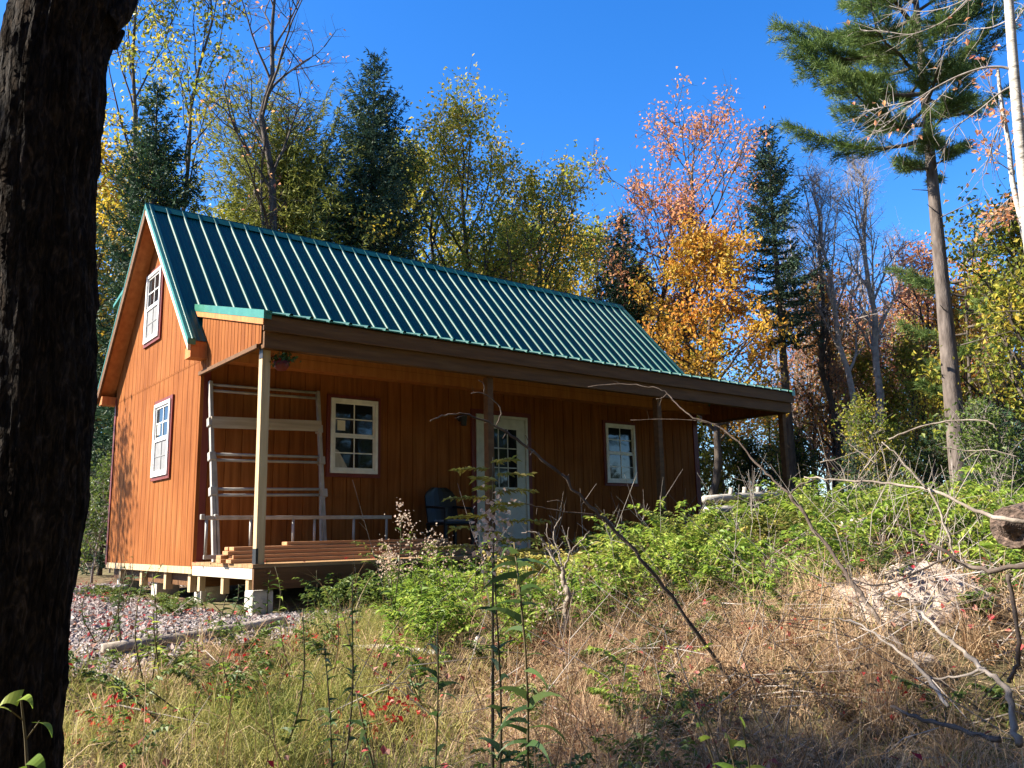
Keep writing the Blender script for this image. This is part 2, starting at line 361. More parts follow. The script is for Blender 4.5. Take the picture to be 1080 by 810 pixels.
gw_top = lambda y: roof_z(y) - TH
lo = MB(); v, f = siding(0, W, 0, lambda y: min(2.434, gw_top(y)), lambda u, d, z: (-d, u, z)); lo.add(v, f)
v, f = siding(0, W, 2.446, gw_top, lambda u, d, z: (-d - .006, u, z), first=.06, brk=(W/2,)); lo.add(v, f)
lo.add([(-.004, 0, 2.43), (-.004, W, 2.43), (-.004, W, 2.45), (-.004, 0, 2.45)], [(0, 1, 2, 3)])
put('gable_wall', lo, SIDING, CB)
hi = MB(); v, f = siding(0, W, 0, gw_top, lambda u, d, z: (LN + d, u, z), brk=(W/2,)); hi.add(v, f); put('end_wall', hi, SIDING, CB)
fw = MB(); v, f = siding(0, LN, 0, lambda u: gw_top(0), lambda u, d, z: (u, -d, z)); fw.add(v, f); put('front_wall', fw, SIDING, CB)
bw = MB(); v, f = siding(0, LN, 0, lambda u: gw_top(0), lambda u, d, z: (u, W + d, z)); bw.add(v, f); put('rear_wall', bw, SIDING, CB)
put('corner_trim', MB().box((.022, -.02, -.03), (.10, -.001, 2.6)), DARKRED, CB)
put('corner_trim', MB().box((-.02, -.02, -.03), (.021, .035, 2.55)), SIDING, CB)
put('corner_trim', MB().box((-.018, W - .06, -.03), (-.0005, W + .02, 2.5)), DARKRED, CB)
put('corner_trim', MB().box((LN - .10, -.02, -.03), (LN + .02, -.001, 2.6)), DARKRED, CB)
# skirting, floor joists and piers under the gable
mb = MB().box((-.012, .02, -.085), (.03, W, -.004)); put('sill_beam', mb, PINEWOOD, CB)
mb = MB().box((.10, .05, -.24), (LN - .1, W - .05, -.003)); put('floor_frame', mb, BROWNWOOD, CB)
for y in (.18, 1.12, 2.2, 3.3):
    put('floor_joist', MB().box((.03, y, -.30), (.12, y + .09, -.087)), PINEWOOD, CB)
for x in (.25, 3.1, 6, 8.7):
    for y in (.2, 1.95, 3.75):
        put('foundation_block', MB().box((x - .02 - .1, y - .1, -.62), (x + .18, y + .14, -.242)), CONCRETE, CB, bevel=.012)
# --- metal roof panels
def ribbed(A0, along, up, nrm, La, Lb, first=.03, step=.2286, cut=None):
    mb = MB(); us = [(0, 0)]; u = first
    while u < La - .05:
        us += [(u, 0), (u + .004, .015), (u + .0075, .0225), (u + .0115, .0275), (u + .016, .030), (u + .034, .030), (u + .0385, .0275), (u + .0425, .0225), (u + .046, .015), (u + .050, 0)]
        us += [(u + .095, 0), (u + .102, .004), (u + .115, .004), (u + .122, 0), (u + .157, 0), (u + .164, .004), (u + .177, .004), (u + .184, 0)]
        u += step
    us = [q for q in us if q[0] < La] + [(La, 0)]
    A0, along, up, nrm = map(lambda q: np.asarray(q, float), (A0, along, up, nrm)); v = []; f = []
    for k, (a, d) in enumerate(us):
        p = A0 + along * a + nrm * d
        v += [p, p + up * Lb]
        if k: f.append((2*k-2, 2*k, 2*k+1, 2*k-1))
    return mb.add(v, f)
an = math.atan(SL); ca, sa = math.cos(an), math.sin(an); LB = (W/2 + O_) / ca
put('roof_sheet', ribbed((-G_, -O_, HE), (1, 0, 0), (0, ca, sa), (0, -sa, ca), LN + 2*G_, LB), GREENROOF, CB)
put('roof_sheet', ribbed((LN + G_, W + O_, HE), (-1, 0, 0), (0, -ca, sa), (0, sa, ca), LN + 2*G_, LB), GREENROOF, CB)
dk = MB()
for s in (1, -1):
    y = lambda t: W/2 - s * t
    pts = [(-G_ + .012, y(0), HR - .012), (-G_ + .012, y(W/2 + O_ - .01), HE - .005), (-G_ + .012, y(W/2 + O_ - .01), HE - .07), (-G_ + .012, y(0), HR - .075 - .02)]
    dk.prism(pts, (LN + 2*G_ - .024, 0, 0))
put('roof_deck', dk, ORANGEWOOD, CB)
rc = MB()
for s in (1, -1):
    d = np.array([0, -s * ca, -sa]); n = np.array([0, -s * sa, ca]); p = np.array([-G_ - .012, W/2, HR + .034])
    rc.prism([p - n*.004*0, p + d*.17 - n*.002, p + d*.17 + n*.003 - n*.002, p + np.array([0, 0, .004])], (LN + 2*G_ + .024, 0, 0))
rc.tube([(-G_ - .012, W/2, HR + .034), (LN + G_ + .012, W/2, HR + .034)], .006, 8)
put('ridge_cap', rc, GREENROOF, CB)
def slope_box(x0, x1, s, t0, t1, d0, d1):
    """box that follows the roof slope; t is distance down from the ridge, d is depth below the metal"""
    y = lambda t: W/2 - s * t; z = lambda t: HR - t * SL
    return [(x0, y(t0), z(t0) - d0), (x0, y(t1), z(t1) - d0), (x0, y(t1), z(t1) - d1), (x0, y(t0), z(t0) - d1)], (x1 - x0, 0, 0)
TE = W/2 + O_
for xa, xb in ((-G_ - .008, -G_ + .085), (LN + G_ - .085, LN + G_ + .008)):
    put('rake_trim', MB().prism(*slope_box(xa, xb, 1, .0, TE + .008, -.030, .045)), GREENTRIM, CB)
    put('rake_trim', MB().prism(*slope_box(xa, xb, -1, .0, TE + .008, -.030, .012)), GREENTRIM, CB)
for xa, xb in ((-G_ - .004, -G_ + .03), (LN + G_ - .03, LN + G_ + .004)):
    put('rake_board', MB().prism(*slope_box(xa, xb, 1, .02, TE + .002, .047, .125)), CREAM, CB)
    put('rake_board', MB().prism(*slope_box(xa, xb, -1, .02, TE + .002, .014, .175)), BROWNWOOD, CB)
for s in (1, -1):
    for xa, xb in ((-G_ + .03, -.006), (LN + .006, LN + G_ - .03)):
        put('rake_soffit', MB().prism(*slope_box(xa, xb, s, .03, TE - .02, .09, .115)), ORANGEWOOD, CB)
for y0, y1 in ((-O_ + .002, 0), (W, W + O_ - .002)):
    put('eave_box', MB().box((-G_ + .032, y0, HE - .20), (-.008, y1, HE - .073)), ORANGEWOOD, CB)
    put('eave_box', MB().box((LN + .008, y0, HE - .20), (LN + G_ - .032, y1, HE - .073)), ORANGEWOOD, CB)
    put('eave_box', MB().box((-.006, y0 + (.002 if y0 < 0 else .003), HE - .2), (LN + .006, y1 - .003, HE - .075)), ORANGEWOOD, CB)
# dormer roof on the rear slope
put('dormer_roof', MB().prism([(-.2, 2.80, 4.16), (-.2, 3.76, 3.95), (-.2, 3.76, 3.90), (-.2, 2.86, 4.09)], (4.6, 0, 0)), GREENTRIM, CB)
put('dormer_wall', MB().box((.15, 2.9, 3.2), (4.2, 3.55, 3.93)), SIDING, CB)

# --- porch
PX0, PX1, PF, PZ = -.034, 9.339, -1.957, 2.579
PA, PZA = .299, 3.162
ps = (PZA - PZ) / (PA - PF); pan = math.atan(ps); pc, psn = math.cos(pan), math.sin(pan); PL = (PA - PF) / pc
put('porch_roof_sheet', ribbed((PX0, PF - .02, PZ - .005), (1, 0, 0), (0, pc, psn), (0, -psn, pc), PX1 - PX0, PL + .02), GREENROOF, CB)
pd = MB().prism([(PX0 + .01, PF + .03, PZ - .005), (PX0 + .01, PA - .02, PZA - .012), (PX0 + .01, PA - .02, PZA - .05), (PX0 + .01, PF + .03, PZ - .045)], (PX1 - PX0 - .02, 0, 0))
put('porch_roof_deck', pd, BROWNWOOD, CB)
pr = MB()
for k in range(14):
    x = .25 + k * .68
    pr.prism([(x, PF + .06, PZ - .05), (x, -.001, PZ + .45), (x, -.001, PZ + .33), (x, PF + .06, PZ - .165)], (.04, 0, 0))
put('porch_rafter', pr, BROWNWOOD, CB)
def porch_edge(xa, xb, d0, d1, y0=PF - .022, y1=PA - .05):
    zz = lambda y: PZ + (y - PF) * ps
    return [(xa, y0, zz(y0) - d0), (xa, y1, zz(y1) - d0), (xa, y1, zz(y1) - d1), (xa, y0, zz(y0) - d1)], (xb - xa, 0, 0)
put('porch_roof_trim', MB().prism(*porch_edge(PX0 - .014, PX0 + .07, -.028, .062)), GREENTRIM, CB)
put('porch_roof_trim', MB().prism(*porch_edge(PX1 - .07, PX1 + .014, -.028, .062)), GREENTRIM, CB)
for xa, xb in ((PX0 - .010, PX0 + .03), (PX1 - .03, PX1 + .010)):
    put('porch_roof_board', MB().prism(*porch_edge(xa, xb, .065, .125, PF + .002)), ORANGEWOOD, CB)
# porch gable siding panels
for xq, sg in ((PX0 + .014, -1), (PX1 - .014, 1)):
    zz = lambda y: PZ + (y - PF) * ps - .11
    e = MB(); v, f = siding(PF + .10, -.001, 2.28, zz, lambda u, d, z: (xq + sg * d, u, z), first=.05, step=.1016); e.add(v, f)
    v, f = siding(PF + .10, -.001, 2.28, zz, lambda u, d, z: (xq - sg * .02 - sg * d, u, z), first=.05, step=.1016); e.add(v, f)
    put('porch_end_panel', e, SIDING, CB)
    put('porch_end_beam', MB().box((xq - .028, PF + .15, 2.235), (xq + .012, -.002, 2.278)), BROWNWOOD, CB)
put('porch_fascia', MB().box((PX0, PF + .0, PZ - .185), (PX1, PF + .028, PZ - .024)), BROWNWOOD, CB, bevel=.004)
put('porch_beam', MB().box((PX0 + .03, -1.905, 2.225), (PX1 - .04, -1.815, 2.40)), BROWNWOOD, CB, bevel=.004)
clips = MB()
for k in range(40):
    x = PX0 + .03 + k * .2286
    clips.box((x - .005, PF - .030, PZ - .010), (x + .19, PF - .018, PZ + .003))
put('drip_edge', clips, GREENTRIM, CB)
for k, x in enumerate((.013, 2.909, 6.017, 9.16)):
    p = put('porch_post', MB().box((x, -1.823, -.30 if k else -.02), (x + .092, -1.731, 2.222)), PINEWOOD if k < 1 else BROWNWOOD, CB, bevel=.006)
    if k == 0:
        put('post_bracket', MB().box((x - .004, -1.829, .04), (x - .0005, -1.74, .20)).box((x - .003, -1.829, .05), (x + .02, -1.8245, .2)), STEEL, p)
        put('post_bracket', MB().box((x - .004, -1.84, 2.13), (x - .0005, -1.75, 2.27)), STEEL, p)
# deck
db = MB(); y = -1.86
while y < -.06:
    db.box((-.03, y, .012), (LN + .2, y + .135, .048)); y += .141
put('deck_boards', db, DECKWOOD, CB)
put('deck_rim', MB().box((-.02, -1.868, -.20), (LN + .19, -1.826, .010)), BROWNWOOD, CB, bevel=.004)
put('deck_rim', MB().box((-.022, -1.824, -.10), (.02, -.03, .010)), CREAM, CB, bevel=.004)
for y in (-1.70, -1.0, -.25):
    put('deck_joist_end', MB().box((-.005, y, -.27), (.06, y + .075, -.102)), PINEWOOD, CB)
for x in (-.02, 3, 6, 9):
    put('concrete_pier', MB().box((x, -1.85, -.62), (x + .22, -1.63, -.205)), CONCRETE, CB, bevel=.02)

# --- windows, built in a local frame: u along the wall, d out of the wall, z up
def window(u0, u1, z0, z1, T, sticker=None, curtain=False, screen=False):
    wd = u1 - u0; zm = z0 + (z1 - z0) * .50
    bx = lambda mb, a, b: mb.add([T(*q) for q in [(a[0],a[1],a[2]),(b[0],a[1],a[2]),(b[0],b[1],a[2]),(a[0],b[1],a[2]),(a[0],a[1],b[2]),(b[0],a[1],b[2]),(b[0],b[1],b[2]),(a[0],b[1],b[2])]],
        [(0,3,2,1),(4,5,6,7),(0,1,5,4),(1,2,6,5),(2,3,7,6),(3,0,4,7)])
    fr = MB(); t = .042
    bx(fr, (u0, .0, z0), (u0 + t, .045, z1)); bx(fr, (u1 - t, 0, z0), (u1, .045, z1)); bx(fr, (u0 + t, 0, z1 - t), (u1 - t, .043, z1)); bx(fr, (u0 + t, 0, z0), (u1 - t, .047, z0 + t))
    wn = put('window', fr, WHITE, CB)
    tr = MB(); q = .05
    bx(tr, (u0 - q, 0, z0 - q), (u0 - .001, .026, z1 + q)); bx(tr, (u1 + .001, 0, z0 - q), (u1 + q, .026, z1 + q)); bx(tr, (u0 - .001, 0, z1 + .001), (u1 + .001, .025, z1 + q)); bx(tr, (u0 - .001, 0, z0 - q), (u1 + .001, .027, z0 - .001))
    put('window_trim', tr, DARKRED, wn)
    for nm, a, b2, dd in (('upper_sash', zm, z1 - t, .024), ('lower_sash', z0 + t, zm, .034)):
        sh = MB(); s_ = .026; ua, ub = u0 + t, u1 - t
        bx(sh, (ua, .004, a), (ua + s_, dd, b2)); bx(sh, (ub - s_, .004, a), (ub, dd, b2)); bx(sh, (ua + s_, .004, b2 - s_), (ub - s_, dd - .001, b2)); bx(sh, (ua + s_, .004, a), (ub - s_, dd - .001, a + s_ + .006))
        so_ = put(nm, sh, WHITE, wn)
        gl = MB(); gd_ = .011 if 'upper' in nm else .018
        gl.add([T(ua + s_, gd_, a + s_), T(ub - s_, gd_, a + s_), T(ub - s_, gd_, b2 - s_), T(ua + s_, gd_, b2 - s_)], [(0, 1, 2, 3)])
        put('glass_pane', gl, SCREEN if (screen and 'lower' in nm) else GLASS, so_)
        mu = MB(); um = (ua + ub) / 2; z_ = (a + b2) / 2
        bx(mu, (um - .008, gd_ + .001, a + s_), (um + .008, gd_ + .007, b2 - s_)); bx(mu, (ua + s_, gd_ + .0015, z_ - .008), (ub - s_, gd_ + .006, z_ + .008))
        put('muntins', mu, WHITE if not (screen and 'lower' in nm) else SCREEN, so_)
        if sticker and 'upper' in nm:
            st = MB(); bx(st, (ua + .06, gd_ + .001, a + .07), (ua + .06 + .115, gd_ + .003, a + .205)); put('paper_sticker', st, PAPER, so_)
        if curtain and 'lower' in nm:
            cu = MB(); g2 = gd_ + .0008
            cu.prism([T(ua + s_, g2, a + s_), T(ua + s_ + .19, g2, a + s_), T(ua + s_ + .055, g2, b2 - .20), T(ua + s_, g2, b2 - .17)], np.array(T(0, .0006, 0)) - np.array(T(0, 0, 0)))
            put('curtain', cu, CURTAIN, so_)
    return wn
TF = lambda u, d, z: (u, -d - .001, z)
TG = lambda u, d, z: (-d - .001, W - u, z)
TG2 = lambda u, d, z: (-d - .0075, W - u, z)
window(1.681, 2.374, 1.122, 2.11, TF, sticker=True, curtain=True)
window(6.721, 7.418, 1.103, 2.101, TF)
window(W - 1.774, W - 1.083, 1.133, 2.11, TG, sticker=True, screen=True)
window(W - 2.50, W - 1.80, 3.09, 4.10, TG2, screen=True)
# --- door
dr = put('door', MB().box((4.075, -.03, .06), (4.965, -.002, 2.022)), DOORWHITE, CB, bevel=.004)
df = MB().box((4.03, -.045, .05), (4.073, -.001, 2.067)).box((4.967, -.045, .05), (5.01, -.001, 2.067)).box((4.073, -.045, 2.024), (4.967, -.001, 2.067))
put('door_frame', df, DOORWHITE, dr)
put('door_trim', MB().box((3.95, -.028, .05), (4.029, -.001, 2.14)).box((5.011, -.028, .05), (5.09, -.001, 2.14)).box((4.029, -.027, 2.068), (5.011, -.001, 2.14)), DARKRED, dr)
gf = MB().box((4.225, -.042, .95), (4.26, -.0305, 1.90)).box((4.79, -.042, .95), (4.825, -.0305, 1.90)).box((4.26, -.042, 1.865), (4.79, -.0305, 1.90)).box((4.26, -.042, .95), (4.79, -.0305, .985))
for k in (1, 2): gf.box((4.26 + k*.1767 - .008, -.040, .985), (4.26 + k*.1767 + .008, -.0335, 1.865)); gf.box((4.26, -.0395, .985 + k*.293 - .008), (4.79, -.034, .985 + k*.293 + .008))
put('door_glazing_frame', gf, DOORWHITE, dr)
put('door_glass', MB().box((4.258, -.033, .983), (4.792, -.0303, 1.867)), GLASS, dr)
for u in (4.225, 4.55):
    put('door_panel', MB().box((u, -.038, .22), (u + .275, -.0303, .80)), DOORWHITE, dr, bevel=.006)
put('door_knob', MB().tube([(4.145, -.03, .98), (4.145, -.055, .98), (4.145, -.065, .98), (4.145, -.085, .98), (4.145, -.10, .98)], [.03, .014, .026, .032, .012], 14), BRASS, dr, smooth=True)
put('wall_lamp', MB().tube([(3.75, -.002, 1.98), (3.75, -.06, 1.99), (3.75, -.11, 1.97)], [.05, .025, .02], 12).tube([(3.75, -.11, 2.03), (3.75, -.11, 2.0), (3.75, -.11, 1.86)], [.02, .055, .04], 12), STEEL, CB)

#@@PORCHITEMS
# wide ladder frame leaning on the wall: base about 0.45 m out
lt = thing('ladder', 'tall aluminium folding ladder frame leaning upright against the orange porch wall', 'ladder', (.75, -.4, .05))
def lp(u, z):
    t = (z - .05) / 2.13; return np.array([u, -.48 + .43 * t, z])
for ua, ub in ((.07, .085), (1.415, 1.475)):
    r = MB(); a, b = lp(ua, .05), lp(ub, 2.17); r.bar(a, b, .042, .06, (0, 1, 0)); put('rail', r, ALU, lt, bevel=.006)
    a, b = lp(ua + (.05 if ua < 1 else -.05), .05), lp(ub + (.025 if ua < 1 else -.03), 1.25); put('rail', MB().bar(a, b, .03, .05, (0, 1, 0)), ALU, lt, bevel=.005)
for z in (2.13, 2.055, 1.28, 1.21, .87, .80):
    put('rung', MB().tube([lp(.09, z), lp(1.45, z + .02)], .017, 10), ALU, lt, smooth=True)
put('plank', MB().bar(lp(.07, 1.66) + np.array([0, -.03, 0]), lp(1.47, 1.70) + np.array([0, -.03, 0]), .04, .135), noise_mat('weathered_plank', [(.3, (.28, .23, .18)), (.7, (.42, .37, .30))], 3, 7, .85, .3, 20, (.5, 6, 6)), lt)
for z in (1.66, 1.25, .84):
    for u in (.075, 1.455):
        put('hinge', MB().bar(lp(u, z - .05), lp(u, z + .05), .075, .085, (0, 1, 0)), ALU, lt, bevel=.008)
l2 = thing('ladder', 'low grey ladder lying on its edge in front of the leaning frame', 'ladder', (.9, -.62, .05))
for z in (.535, .11):
    put('rail', MB().bar((-.10, -.62, z), (2.25, -.62, z), .03, .045), ALU, l2, bevel=.005)
for u in (-.08, .42, .93, 1.20, 1.72, 2.18):
    put('rung', MB().tube([(u, -.62, .12), (u, -.62, .53)], .016, 10), ALU, l2, smooth=True)
for u in (-.12, .03):
    put('rubber_foot', MB().box((u - .03, -.645, .515), (u + .012, -.595, .575)), ALU, l2, bevel=.008)
# stacked boards
bd = []
for k, (x0, x1, y0, z, w_) in enumerate([(-.04, 3.0, -.98, .05, .14), (-.10, 3.1, -1.16, .05, .14), (-.06, 3.2, -1.34, .05, .14), (-.02, 3.05, -1.30, .092, .14), (-.09, 2.95, -1.13, .092, .14), (-.06, 3.1, -1.25, .134, .14),
        (-.01, 3.0, -1.09, .134, .14), (.02, 2.8, -1.20, .176, .14), (.01, 2.9, -1.05, .176, .10), (.62, 2.75, -1.17, .218, .14)]):
    o = put('lumber_board', MB().box((x0, y0, z + .002), (x1, y0 + w_, z + .040)), LUMBER, bevel=.004)
    tag(o, 'rough brown board in the lumber stack lying on the porch deck', 'board', 'boards stacked on the porch deck')
    if k == 9: tag(o, 'short top board of the lumber stack on the porch deck')
ch = thing('chair', 'black plastic chair with rounded back standing left of the white door', 'chair', (3.23, -.45, .05))
bk = MB(); n = 9; v = []; f = []
for dp in (0, 1):
    for k in range(n):
        t = k / (n - 1); z = .47 + .48 * t; wv = .25 * (1 - .55 * max(0, (t - .72) / .28) ** 2)
        for j in range(7):
            s_ = j / 6 * 2 - 1
            v.append((3.23 + s_ * wv, -.30 + .10 * t + .05 * s_ * s_ * -1 + dp * .022, z))
for dp in (0, 1):
    for k in range(n - 1):
        for j in range(6):
            a = dp * n * 7 + k * 7 + j; q = (a, a + 1, a + 8, a + 7); f.append(q if dp == 0 else q[::-1])
N7 = n * 7
for k in range(n - 1):
    f.append((k*7, (k+1)*7, N7 + (k+1)*7, N7 + k*7)); f.append((k*7 + 6, N7 + k*7 + 6, N7 + (k+1)*7 + 6, (k+1)*7 + 6))
for j in range(6): f.append(((n-1)*7 + j, (n-1)*7 + j + 1, N7 + (n-1)*7 + j + 1, N7 + (n-1)*7 + j)); f.append((j, N7 + j, N7 + j + 1, j + 1))
bk.add(v, f); put('backrest', bk, BLACKPL, ch, smooth=False)
put('seat', MB().box((2.98, -.74, .43), (3.48, -.28, .468)), BLACKPL, ch, bevel=.016)
for u in (3.0, 3.43):
    for y in (-.73, -.32): put('leg', MB().bar((u + .015, y + .015, .05), (u + .015, y + .015, .43), .035, .04, (0, 1, 0)), BLACKPL, ch)
    put('armrest', MB().bar((u + .015, -.74, .64), (u + .015, -.30, .68), .05, .03).bar((u + .015, -.72, .46), (u + .015, -.72, .64), .035, .04, (0, 1, 0)), BLACKPL, ch)
put('seat_cushion', MB().box((3.03, -.745, .469), (3.43, -.40, .50)), plain('grey_cushion', (.16, .16, .17), .9, .2), ch, bevel=.012)
hp = thing('hanging_plant', 'small hanging flower basket under the porch beam beside the first post', 'hanging plant', (.23, -1.79, 2.05))
put('hook', MB().tube([(.245, -1.80, 2.30), (.24, -1.795, 2.2)], .005, 6).twigs([(.24, -1.795, 2.2)]*3, [(.16, -1.8, 2.12), (.30, -1.74, 2.12), (.27, -1.86, 2.12)], .003, .003), STEEL, hp)
put('basket', MB().tube([(.235, -1.795, 2.03), (.235, -1.795, 2.06), (.235, -1.795, 2.125)], [.045, .07, .085], 12), DARKRED, hp, smooth=True)
rg = np.random.default_rng(3)
put('foliage', MB().leaves(rg.normal(size=(150, 3)) * (.06, .06, .035) + (.235, -1.795, 2.15), .055, rg), WEED, hp)
put('flowers', MB().leaves(rg.normal(size=(40, 3)) * (.07, .07, .03) + (.235, -1.795, 2.13), .035, rg), REDLEAF, hp)

#@@TREES
def unit(v): return v / (np.linalg.norm(v) + 1e-9)
def limb(rng, p, d, L, n, up=.25, wob=.12):
    pts = [np.asarray(p, float)]; d = unit(np.asarray(d, float))
    for k in range(n - 1):
        d = unit(d + rng.normal(size=3) * wob + np.array([0, 0, up / n])); pts.append(pts[-1] + d * L / (n - 1))
    return np.array(pts)
def hardwood(wood, rng, H, r0, base, spread, nb, lean=(0, 0), origin=(0, 0, 0), up=.6, tw=5, elev=(30, 65), top_twigs=True, wob=.008, sub=6, low=1.0, twl=1.0):
    """one stem with limbs, side shoots and twigs; returns the twigs (start, end) for leaves"""
    o = np.asarray(origin, float); n = 14; t = np.linspace(0, 1, n)
    wv = np.cumsum(rng.normal(size=(n, 2)), 0) * H * wob; wv -= wv[0]
    tp = np.stack([lean[0] * t + wv[:, 0], lean[1] * t + wv[:, 1], H * t - .25 * (t == 0)], 1) + o
    rr = r0 * (1 - t) ** .75 + .012; rr[0] *= 1.25
    wood.tube(tp, rr, 9)
    A, B = [], []
    for i in range(nb):
        tt = base / H + (1 - base / H) * ((i + rng.uniform(0, .8)) / nb) * .98
        p = np.array([np.interp(tt, t, tp[:, c]) for c in range(3)]); pr = np.interp(tt, t, rr)
        rel = (tt - base / H) / (1 - base / H)
        Lb = spread * (low * (1 - rel) + .35 * rel + .55 * math.sin(math.pi * rel)) * rng.uniform(.7, 1.15)
        az = i * 2.4 + rng.uniform(-.5, .5); el = rad(rng.uniform(*elev)) + rel * .35
        b = limb(rng, p, (math.cos(az) * math.cos(el), math.sin(az) * math.cos(el), math.sin(el)), Lb, 7, up)
        br = min(pr * .6, .018 + Lb * .018); wood.tube(b, np.linspace(br, .007, 7), 5, False)
        for k in range(sub):
            s = .2 + .8 * (k + rng.uniform(0, .9)) / sub; q = np.array([np.interp(s, np.linspace(0, 1, 7), b[:, c]) for c in range(3)])
            dd = unit(unit(b[-1] - b[0]) + rng.normal(size=3) * .75 + np.array([0, 0, .2]))
            sb = limb(rng, q, dd, Lb * (.5 - .28 * s) * rng.uniform(.7, 1.3) + .15, 4, .3, .2)
            wood.twigs(sb[:-1], sb[1:], [br * .38 + .003, br * .28 + .003, br * .2 + .003], [br * .28 + .003, br * .2 + .003, .003])
            for m_ in range(tw):
                u = rng.uniform(.15, 1); q2 = sb[0] + (sb[-1] - sb[0]) * u
                d2 = unit(unit(sb[-1] - sb[0]) + rng.normal(size=3) * .8); A.append(q2); B.append(q2 + d2 * rng.uniform(.2, .6) * twl * (.4 + spread * .18))
    A = np.array(A); B = np.array(B); wood.twigs(A, B, .006, .0025)
    if top_twigs:
        d3 = rng.normal(size=A.shape) * .4 + (B - A) * .7; C = A + (B - A) * rng.uniform(.3, .9, (len(A), 1)); wood.twigs(C, C + d3 * .5, .004, .002)
    return A, B
def leafpts(rng, A, B, n, jit=.12, keep=None):
    w_ = None
    if keep is not None:
        w_ = keep(A); w_ = w_ / w_.sum()
    i = rng.choice(len(A), n, p=w_); u = rng.uniform(0, 1.05, (n, 1))
    return A[i] + (B[i] - A[i]) * u + rng.normal(size=(n, 3)) * jit
def conifer(wood, fol, rng, H, R, base, r0, lean=(0, 0), step=.30, droop=-.12, nl=.11, nw=.03, prof=.85, dens=1.0, per=6, ragged=.2, tipup=.25):
    n = 12; t = np.linspace(0, 1, n); tp = np.stack([lean[0]*t, lean[1]*t, H*t - .2*(t == 0)], 1); rr = r0*(1 - t)**.9 + .01
    wood.tube(tp, rr, 8)
    NA, ND, NL = [], [], []; z = base; az0 = rng.uniform(0, 6)
    while z < H - .1:
        rel = (z - base) / (H - base); Lm = R * (1 - rel) ** prof + .10
        if rel < .12: Lm *= .65 + rel * 3
        k0 = per if rel < .85 else 4
        for k in range(k0):
            if rng.uniform() < ragged * .5: continue
            L_ = Lm * rng.uniform(1 - ragged*1.6, 1 + ragged * .6); az = az0 + k * 2 * math.pi / k0 + rng.uniform(-.3, .3); zz = z + rng.uniform(-.12, .12)
            p0 = np.array([lean[0]*zz/H, lean[1]*zz/H, zz]); h = np.array([math.cos(az), math.sin(az), 0]); m_ = 6; s = np.linspace(0, 1, m_)
            e0 = droop + rel * .9
            path = p0 + h * (s * L_)[:, None] + np.array([0, 0, 1]) * (L_ * (e0 * s + tipup * s**2.2 - .10*np.sin(s*3.1)))[:, None]
            wood.twigs(path[:-1], path[1:], np.linspace(.012 + .009*L_, .006, m_-1), np.linspace(.010 + .007*L_, .004, m_-1))
            side = np.array([-h[1], h[0], 0]); ns = max(3, int(L_ / .13 * dens))
            for q in range(ns):
                u = .12 + .88 * (q + rng.uniform()) / ns; pp = np.array([np.interp(u, s, path[:, c]) for c in range(3)])
                tl = (.10 + .42 * L_ * (1 - u) ** .8 * u ** .25) * rng.uniform(.7, 1.2)
                for sg in (-1, 1):
                    d = unit(h * .75 + side * sg * rng.uniform(.5, 1) + np.array([0, 0, rng.uniform(-.35, .12)]))
                    c_ = max(2, int(tl / .045 * dens)); uu = rng.uniform(0, 1, c_)
                    NA.append(pp + d * (uu * tl)[:, None]); ND.append(np.tile(d, (c_, 1)) * .9 + rng.normal(size=(c_, 3)) * .55 + np.array([0, 0, .12])); NL.append(np.full(c_, nl))
            c_ = int(L_ / .03 * dens) + 3; uu = rng.uniform(.1, 1, c_)
            NA.append(np.stack([np.interp(uu, s, path[:, c]) for c in range(3)], 1)); ND.append(h + rng.normal(size=(c_, 3)) * .8); NL.append(np.full(c_, nl))
        z += step * rng.uniform(.8, 1.2) * (1 - .45 * rel); az0 += 1.1
    NA = np.vstack(NA); ND = np.vstack(ND); NL = np.concatenate(NL) * rng.uniform(.7, 1.25, len(NA))
    fol.blades(NA, ND, NL, nw, rng)
